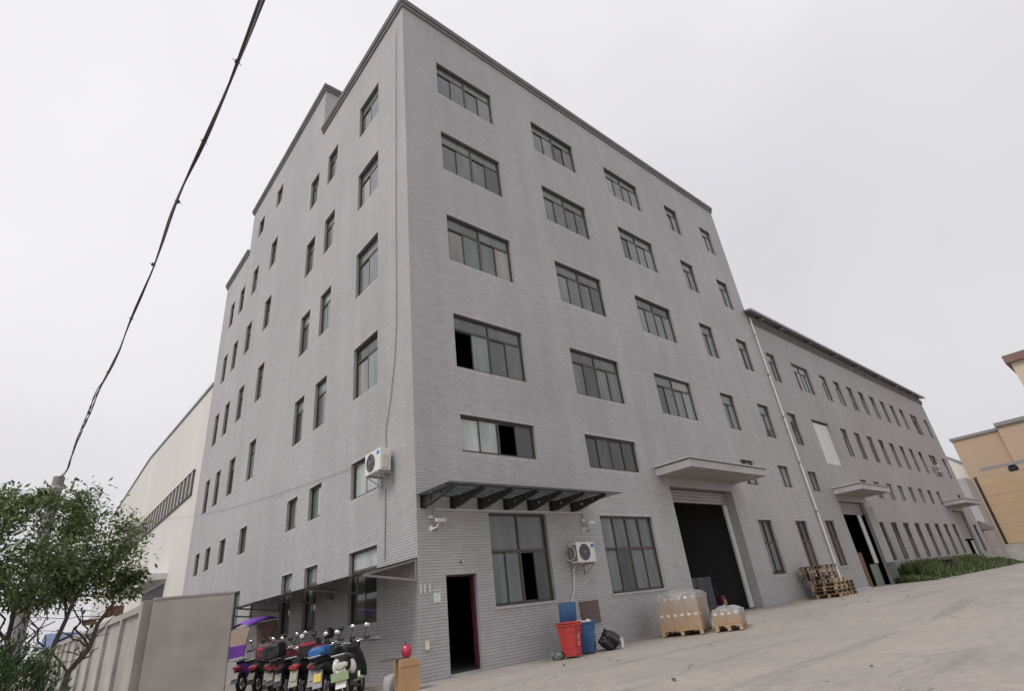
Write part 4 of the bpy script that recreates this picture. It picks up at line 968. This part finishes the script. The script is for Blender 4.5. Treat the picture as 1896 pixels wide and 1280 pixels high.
sc(2.42, label='black scooter with white mirrors and a padded dark leg cover, left of the helmet', body='black', box=None, plate='plateb', tilt=6, fender='plateb', mirrors='white', apron='seat')
sc(3.1, label='dark scooter with a plain black top box and thin chrome rack', body='black', box='seat', light='black', plate='plateb', tilt=9, tail='maroonp', mirrors='black')
sc(3.85, label='maroon scooter with a maroon top box and pink reflector', body='maroonp', trim='black', box='maroonp', light='pink', plate='plateb', tilt=7, apron='maroonp')
sc(4.55, label='maroon and grey scooter with a black red-lensed top box mid row', body='maroonp', trim='grey', box='black', light='red', plate='plateb', tilt=5)
sc(5.35, label='dark green scooter with black mirrors, just right of the purple canopied one', body='darkgreen', trim='black', plate='plateb', tilt=6, mirrors='black', apron='shed')
s8 = sc(6.7, label='purple scooter with a purple rain canopy and hazy windscreen', body='purple', trim='purple', plate='plateb', tilt=4)
def scooter_canopy(s):
    cn = MB(); n = 8
    for i in range(n + 1):
        u = i / n; x = .62 - 1.45 * u; z = 1.74 + .13 * math.sin(math.pi * (.25 + .6 * u)) - .12 * u; hw = .36 - .05 * u
        for j in range(7):
            q = j / 6 * 2 - 1; cn.v.append((x, q * hw, z - .1 * q * q))
    for i in range(n):
        for j in range(6): cn.f.append((i * 7 + j, i * 7 + j + 1, i * 7 + j + 8, i * 7 + j + 7))
    c = cn.build('canopy', 'purple', s, True); sl_ = c.modifiers.new('thick', 'SOLIDIFY'); sl_.thickness = .012
    MB().add([(.62, -.33, 1.7), (.62, .33, 1.7), (.8, .36, 1.15), (.8, -.36, 1.15), (.61, -.33, 1.7), (.61, .33, 1.7), (.79, .36, 1.15), (.79, -.36, 1.15)], [(0, 3, 2, 1), (4, 5, 6, 7), (0, 1, 5, 4), (2, 3, 7, 6), (0, 4, 7, 3), (1, 2, 6, 5)]).build('windscreen', 'clear', s)
    MB().add([(-.78, -.3, 1.58), (-.78, .3, 1.58), (-1.0, .32, 1.15), (-1.0, -.32, 1.15), (-.77, -.3, 1.58), (-.77, .3, 1.58), (-.99, .32, 1.15), (-.99, -.32, 1.15)], [(0, 3, 2, 1), (4, 5, 6, 7), (0, 1, 5, 4), (2, 3, 7, 6), (0, 4, 7, 3), (1, 2, 6, 5)]).build('rear_window', 'clear', s)
    MB().add([(-1.0, -.32, 1.14), (-1.0, .32, 1.14), (-.98, .26, .86), (-.98, -.26, .86), (-.99, -.32, 1.14), (-.99, .32, 1.14), (-.97, .26, .86), (-.97, -.26, .86)], [(0, 3, 2, 1), (4, 5, 6, 7), (0, 1, 5, 4), (2, 3, 7, 6), (0, 4, 7, 3), (1, 2, 6, 5)]).build('rear_flap', 'purple', s)
    fr = MB()
    for k in (-1, 1): fr.tube([(.36, .12 * k, .95), (.6, .3 * k, 1.6), (.2, .33 * k, 1.78), (-.75, .28 * k, 1.58), (-.9, .2 * k, .8)], .01, 6)
    fr.build('canopy_frame', 'black', s, True)
scooter_canopy(s8)
hm = thing('helmet', (-.98, 2.5, 1.0), R(30), 'shiny black helmet hung on a scooter mirror', 'helmet')
MB().ball((0, 0, .12), (.14, .12, .135), 18, 12, .99, -.75).build('shell', 'black', hm, True); MB().ball((-.012, 0, .12), (.135, .113, .06), 14, 6, .6, -.6).build('visor', 'glass_dark', hm, True)

# ------------------------------------------------------------------ carton with helmet at the corner
cbx = thing('tall_carton', (-.66, -.56, gh(-.6, -.6)), R(-12), 'tall brown cardboard carton standing at the corner of the wall', 'carton')
MB().box(-.2, -.18, 0, .2, .18, .56).build('body', 'card', cbx, False, .006); MB().box(-.205, -.035, .562, .205, .035, .565).build('tape', 'beige', cbx); MB().box(-.203, -.184, .42, .203, -.181, .428).build('strap', 'wood_old', cbx)
he = thing('helmet', (-.66, -.56, gh(-.6, -.6) + .566), R(40), 'crimson glossy helmet resting on the tall carton', 'helmet')
MB().ball((0, 0, .12), (.115, .1, .135), 18, 12, .99, -.9).build('shell', 'pink', he, True); MB().tube([(-.02, 0, .25), (-.06, .0, .29), (-.08, 0, .3)], .01, 6).build('strap', 'black', he)
bd = MB().box(-.36, -.11, 0, .2, .06, .018); bo = bd.build('dark_board', 'board', None); bo.location = (-.84, -.52, gh(-.8, -.6) + .567); tag(bo, 'small dark board lying on the carton beside the crimson helmet', 'board')
bo.location = (-.84, -.5, gh(-.6, -.6) + .568)
sk = thing('white_sack', (-.72, .0, gh(-1, 0)), R(20), 'grubby white sack slumped behind the tall carton', 'sack')
MB().loft([(-.13, .09, .08, .08), (-.07, .14, .12, .14), (.07, .15, .12, .15), (.13, .1, .08, .09)], 14, 4.5).build('body', 'coping', sk, True)

lf_ = MB()
for k in range(70):
    x, y = random.uniform(-5, 34), -.15 - abs(random.gauss(0, 4.5))
    c = Vector((x, y, gh(x, y) + .022)); a = random.uniform(0, 6.28); l = random.uniform(.02, .075)
    d = Vector((math.cos(a), math.sin(a), random.uniform(-.1, .25))) * l; q = Vector((-math.sin(a), math.cos(a), random.uniform(-.2, .2))) * l * .45
    lf_.add([c - d, c + q, c + d, c - q + Vector((0, 0, .012))], [(0, 1, 2), (0, 2, 3)])
tag(lf_.build('dry_leaves', 'bark', None), 'small dry leaves and scraps scattered over the concrete yard', 'leaves', None, 'stuff')

# ------------------------------------------------------------------ small things on the corner wall
for i, x in enumerate((.045, .145, .28)):
    o = thing('wall_strip', (x, 0, 1.7), 0, ['leftmost', 'middle', 'rightmost'][i] + ' of three short white strips on the wall by the corner', 'plate', 'white strips on the wall')
    MB().box(-.018, -.02, 0, .018, -.009, .175).build('strip', 'steel_white', o)
nb = thing('wall_notice', (.37, 0, 1.49), 0, 'pale green printed notice on the wall left of the open door', 'notice'); MB().box(0, -.014, 0, .185, -.009, .27).build('sheet', 'sign', nb); MB().box(.015, -.016, .2, .17, -.0142, .25).build('heading', 'green', nb)
sb_ = thing('socket_box', (.1, 0, .58), 0, 'cream electrical box on the wall left of the door', 'box'); MB().box(0, -.05, 0, .1, -.009, .17).build('case', 'yellow', sb_, False, .008); MB().box(.01, -.055, .01, .09, -.0505, .15).build('cover', 'white', sb_)
lp = thing('wall_lamp', (1.19, 0, 2.3), 0, 'small dark fitting on the tiles above the door', 'lamp'); MB().tube([(0, -.01, .02), (0, -.06, .02)], .03, 10).build('base', 'steel_dark', lp); MB().ball((0, -.075, .02), .03, 10, 6).build('bulb', 'beige', lp, True)

# ------------------------------------------------------------------ bins, board, bag
def bin_(loc, rz, m, label, open_=False):
    t = thing('wheelie_bin', loc, rz, label, 'bin', 'wheelie bins by the wall'); t.scale = (.8, .8, .78)
    def ring(z, w_, d0, d1): return [(-w_, d0, z), (w_, d0, z), (w_, d1, z), (-w_, d1, z)]
    v = ring(.04, .215, -.22, .2) + ring(.5, .25, -.26, .24) + ring(.86, .275, -.3, .26) + ring(.86, .245, -.27, .23) + ring(.2, .2, -.2, .18)
    f = [(0, 3, 2, 1)] + [(a + k, a + (k + 1) % 4, a + 4 + (k + 1) % 4, a + 4 + k) for a in (0, 4, 8, 12) for k in range(4)] + [(16, 17, 18, 19)]
    MB().add(v, f).build('body', m, t, False, .012)
    r_ = MB(); r_.box(-.3, -.335, .845, .3, -.30, .9); r_.box(-.3, .262, .845, .3, .29, .9); r_.box(-.3, -.3, .845, -.277, .262, .9); r_.box(.277, -.3, .845, .3, .262, .9); r_.build('rim', m, t, False, .006)
    ld = MB().loft([(-.31, 0, .27, .022), (-.27, .012, .295, .03), (.24, .016, .295, .03), (.31, 0, .28, .022)], 18, 6).build('lid', m, t, True, .004); ld.rotation_euler = (0, 0, R(90)); ld.location = (0, -.02, .925)
    if open_: ld.rotation_euler = (R(0), R(-98), R(38)); ld.location = (-.22, .42, 1.2)
    hd = MB().tube([(-.24, .29, .87), (-.24, .36, .88), (.24, .36, .88), (.24, .29, .87)], .016, 8); hd.build('handle', m, t, True)
    for s in (-1, 1):
        wh_ = MB().ring((0, 0, 0), .075, .025, 'x', 18, 8); wh_.tube([(-.02, 0, 0), (.02, 0, 0)], .07, 14); wo_ = wh_.build('wheel', 'rubber', t, True); wo_.location = (.23 * s, .235, .1)
    g = MB()                                                        # printed arrow and bars on the front
    def pt_(x, z): return (x, -.2225 - .04 * (z - .04) / .46 - (.0 if z < .5 else .04 * (z - .5) / .36) - .004, z)
    def dec(poly): g.add([pt_(*q) for q in poly], [tuple(range(len(poly)))])
    dec([(-.01, .56), (.07, .56), (.03, .66)]); dec([(.015, .46), (.045, .46), (.045, .55), (.015, .55)]); dec([(-.02, .38), (.09, .38), (.09, .41), (-.02, .41)]); dec([(-.02, .32), (.09, .32), (.09, .345), (-.02, .345)]); dec([(-.06, .48), (-.035, .48), (-.035, .6), (-.06, .6)])
    g.build('print', 'paper', t); return t
bin_((3.5, -1.02, gh(3.5, -1)), R(22), 'red_bin', 'red wheelie bin with closed lid, white mark on its front')
b2 = bin_((4.2, -.88, gh(4.2, -1)), R(30), 'blue_bin', 'blue wheelie bin with its lid thrown open against the wall', True)
jk = MB()
for k in range(9): jk.obox((random.uniform(-.16, .16), random.uniform(-.2, .12), .82 + random.uniform(0, .1)), (.16, .13, .09), Matrix.Rotation(random.uniform(0, 3), 3, 'Z') @ Matrix.Rotation(random.uniform(-.5, .5), 3, 'X'))
rb_ = jk.build('rubbish', 'paper', None, False, .01); rb_.location = b2.location; rb_.rotation_euler = b2.rotation_euler; rb_.scale = b2.scale; tag(rb_, 'crumpled pale rubbish filling the open blue bin', 'rubbish')
bd = MB().box(-.37, -.02, 0, .37, .02, .55).build('brown_board', 'board', None, False, .004); bd.location = (5.42, -.035, .61); tag(bd, 'dark brown board fixed to the wall behind the bins', 'board')
bg_ = MB(); bg_.ball((0, 0, .24), (.33, .27, .25), 22, 14, .995, -.95)
vv = []
for (x, y, z) in bg_.v:
    n_ = .88 + .26 * math.sin(x * 13 + z * 9) * math.sin(y * 12 - z * 12) + .07 * math.sin(40 * x + 31 * z); k = max(0, z - .3) / .2
    vv.append((x * n_ * (1 - .3 * k) - .05 * k, y * n_ * (1 - .3 * k), z * (.8 + .12 * n_)))
bg_.v = vv
bt = thing('rubbish_bag', (4.78, -1.12, gh(5, -1)), R(15), 'black plastic rubbish bag slumped beside the blue bin', 'bag'); bg_.build('body', 'bag', bt, True)
MB().tube([(-.1, 0, .38), (-.12, 0, .43), (-.16, .02, .46)], [.05, .03, .045], 8).build('knot', 'bag', bt, True)
pg = MB(); pg.add([(0, 0, 0), (.13, .02, 0), (.17, .04, .24), (.05, 0, .22), (.02, .06, 0), (.12, .08, 0), (.15, .08, .22), (.06, .05, .2)], [(0, 1, 2, 3), (4, 7, 6, 5), (0, 3, 7, 4), (1, 5, 6, 2), (3, 2, 6, 7)])
pgo = pg.build('white_scrap', 'paper', None); pgo.location = (5.1, -1.2, gh(5.3, -1)); tag(pgo, 'white plastic scrap standing beside the black bag', 'scrap')
ls_ = MB()
for k in range(7): ls_.obox((random.uniform(-.13, .1), random.uniform(-.1, .1), .05 + random.uniform(0, .06)), (.13, .1, .07), Matrix.Rotation(random.uniform(0, 3), 3, 'Z') @ Matrix.Rotation(random.uniform(-.6, .6), 3, 'X'))
lso = ls_.build('litter_heap', 'greenpanel', None, False, .012); lso.location = (3.15, -.85, gh(3, -1)); tag(lso, 'small heap of crumpled litter at the left foot of the red bin', 'litter')

# ------------------------------------------------------------------ pallets
BOARD = {}
def bmesh_box(l, w_, h, mn, nm):
    k = (l, w_, h, mn)
    if k not in BOARD: BOARD[k] = MB().box(-l / 2, -w_ / 2, 0, l / 2, w_ / 2, h).mesh(nm, M[mn])
    return BOARD[k]
def pallet(t, mn, L=1.2, Wd=1.0, top=7):
    """deck boards across, three bearers of blocks, bottom boards; children of t"""
    for j in range(3):
        y = -Wd / 2 + .05 + j * (Wd - .1) / 2
        link('bottom_board', bmesh_box(L, .09, .02, mn, 'bottom_board'), t).location = (0, y, 0)
        for i in range(3): link('block', bmesh_box(.13, .09, .08, mn, 'block'), t).location = (-L / 2 + .065 + i * (L - .13) / 2, y, .0205)
        link('stringer', bmesh_box(L, .09, .018, mn, 'stringer'), t).location = (0, y, .101)
    for i in range(top): link('board', bmesh_box(.1, Wd, .02, mn, 'board'), t).location = (-L / 2 + .05 + i * (L - .1) / (top - 1), 0, .1195)
PH = .1398
protos = {}
def put_pallet(x, y, z, rz, mn, label):
    if mn not in protos:
        t = thing('wooden_pallet', (x, y, z), rz, label, 'pallet', 'stacked wooden pallets'); pallet(t, mn); protos[mn] = t
    else:
        t = copy_tree(protos[mn]); t.location = (x, y, z); t.rotation_euler = (0, 0, rz); t['label'] = label
    return t
ORD = ['lowest', 'second', 'third', 'fourth', 'fifth', 'sixth', 'seventh', 'eighth', 'ninth', 'tenth', 'eleventh', 'twelfth', 'thirteenth']
g0 = gh(19, -1)
for k in range(9):
    lo = k < 5
    put_pallet(19.22 + (.1 if lo else -.08) + random.gauss(0, .04), -.72 - (.22 if lo else .0) + random.gauss(0, .03), g0 + k * PH + .002, R((3 if lo else -3) + random.gauss(0, 3)), 'wood' if k in (0, 2, 3, 4, 7) else 'wood_old', ('lowest' if k == 0 else 'topmost' if k == 8 else ORD[k] + ' from the ground') + (' pale' if k in (0, 2, 3, 4, 7) else ' weathered') + ' pallet of the taller stack by the wing wall')
for k in range(4):
    put_pallet(20.52 + random.gauss(0, .03), -.72, gh(21, -2) + k * PH + .002, R(90 + random.gauss(0, 3)), 'wood_old', ('lowest' if k == 0 else 'topmost' if k == 3 else ORD[k] + ' from the ground') + ' dark pallet of the low stack on the right')
pk = MB().box(0, 0, 0, 1.9, .12, .06).build('timber_plank', 'wood', None); pk.location = (16.6, -.5, gh(17, 0)); pk.rotation_euler = (0, 0, R(6)); tag(pk, 'pale timber plank lying at the wall foot left of the pallets', 'plank')
pk = MB().box(0, 0, 0, 3.6, .25, .09).build('kerb_strip', 'coping', None); pk.location = (22.2, -.55, gh(23, 0)); pk.rotation_euler = (0, 0, R(3)); tag(pk, 'low pale concrete strip along the wall right of the pallets', 'kerb')

def wrapped(loc, rz, label, L, Wd, nx, ny, nzl, ch, peak, cap):
    t = thing('wrapped_pallet_load', loc, rz, label, 'pallet load', 'film wrapped loads by the doorway')
    pallet(t, 'wood', L, Wd)
    cw, cd_ = L / nx, Wd / ny; cm = MB().box(-cw / 2 + .003, -cd_ / 2 + .003, 0, cw / 2 - .003, cd_ / 2 - .003, ch - .004).mesh('carton', M['card']); cm2 = cm.copy(); cm2.materials.clear(); cm2.materials.append(M['card2'])
    lab = MB().box(-.004, -.045, 0, .0, .045, .06).mesh('label', M['paper'])
    for k in range(nzl):
        for i in range(nx):
            for j in range(ny):
                if 0 < i < nx - 1 and 0 < j < ny - 1 and k < nzl - 1: continue
                c = link('carton', cm if i == 0 or random.random() < .25 else cm2, t); c.location = (-L / 2 + (i + .5) * cw, -Wd / 2 + (j + .5) * cd_, .142 + k * ch)
                if i == 0:
                    for sg in (-.25, .25): link('label', lab, c).location = (-cw / 2 + .002, sg * cd_, ch * .8)
                if j == 0 and random.random() < .7:
                    q = link('label', lab, c); q.location = (0, -cd_ / 2 + .002, ch * .8); q.rotation_euler = (0, 0, R(90))
    top = .142 + nzl * ch
    if peak:
        for k, (px_, py_) in enumerate(((.12, 0), (.35, .1), (.2, .25))):
            c = link('carton', cm2, t); c.location = (px_ * L, py_ * Wd, top + .002); c.scale = (1.3, 1.1, peak / ch * (1 - .25 * k))
    # stretch film: loose shell over the top and round the sides
    n = 22; fm = MB(); e = .02; H0 = .2
    def sq(a):
        c, s = math.cos(a), math.sin(a); mxx = max(abs(c), abs(s)); return c / mxx, s / mxx
    rings = [(1.0, H0), (1.0, H0 + (top - H0) * .33), (1.0, H0 + (top - H0) * .66), (1.0, top - .03), (.985, top + .025), (.86, top + peak * .55 + .02), (.5, top + peak * 1.0 + .02), (.02, top + peak + .04)]
    N_ = 36
    for r_, z in rings:
        for k in range(N_):
            a = 2 * math.pi * k / N_ + math.pi / 4; x, y = sq(a); wob = random.gauss(0, .012)
            fm.v.append((x * (L / 2 + e) * r_ + (peak * .5 if r_ < .9 else 0) * (1 - r_) + wob * x, y * (Wd / 2 + e) * r_ + wob * y, z + random.gauss(0, .018)))
    for i in range(len(rings) - 1):
        for k in range(N_):
            fm.f.append((i * N_ + k, i * N_ + (k + 1) % N_, (i + 1) * N_ + (k + 1) % N_, (i + 1) * N_ + k))
    fm.build('stretch_film', 'film', t, True)
    return t
wrapped((7.95, -1.3, gh(8, -1.3)), R(20), 'larger film wrapped pallet of labelled cartons near the doorway', 1.25, 1.15, 4, 3, 2, .42, .11, True)
wrapped((8.35, -2.45, gh(8.5, -2.6)), R(22), 'smaller film wrapped pallet load with a white sheet top', 1.0, .72, 3, 2, 1, .3, .09, True)

# ------------------------------------------------------------------ things inside the main doorway
ck = thing('dark_crate_stack', (12.35, 1.15, .2), R(6), 'stack of dark ribbed crates standing inside the big doorway', 'crates')
cmz = MB().box(-.29, -.3, 0, .29, .3, .31)
for i in range(5): cmz.box(-.27 + i * .12, -.32, .03, -.23 + i * .12, -.3, .29)
cme = cmz.mesh('crate', M['crate'])
for i in range(4):
    for k in range(4):
        link('crate', cme, ck).location = (-1.0 + i * .62, random.gauss(0, .03), k * .33)
rm = thing('red_machine', (13.95, 1.0, .2), 0, 'small red machine with a pale panel just inside the doorway', 'machine')
MB().box(-.15, -.15, .1, .15, .15, .62).build('body', 'maroonp', rm, False, .04); MB().box(-.09, -.165, .28, .09, -.152, .46).build('panel', 'card', rm); MB().tube([(0, .1, .6), (0, .15, 1.15), (0, .0, 1.2)], .025, 8).build('handle', 'black', rm, True)
for s in (-1, 1): MB().tube([(.13 * s, -.05, .1), (.18 * s, -.05, .1)], .1, 14).build('wheel', 'rubber', rm, True)
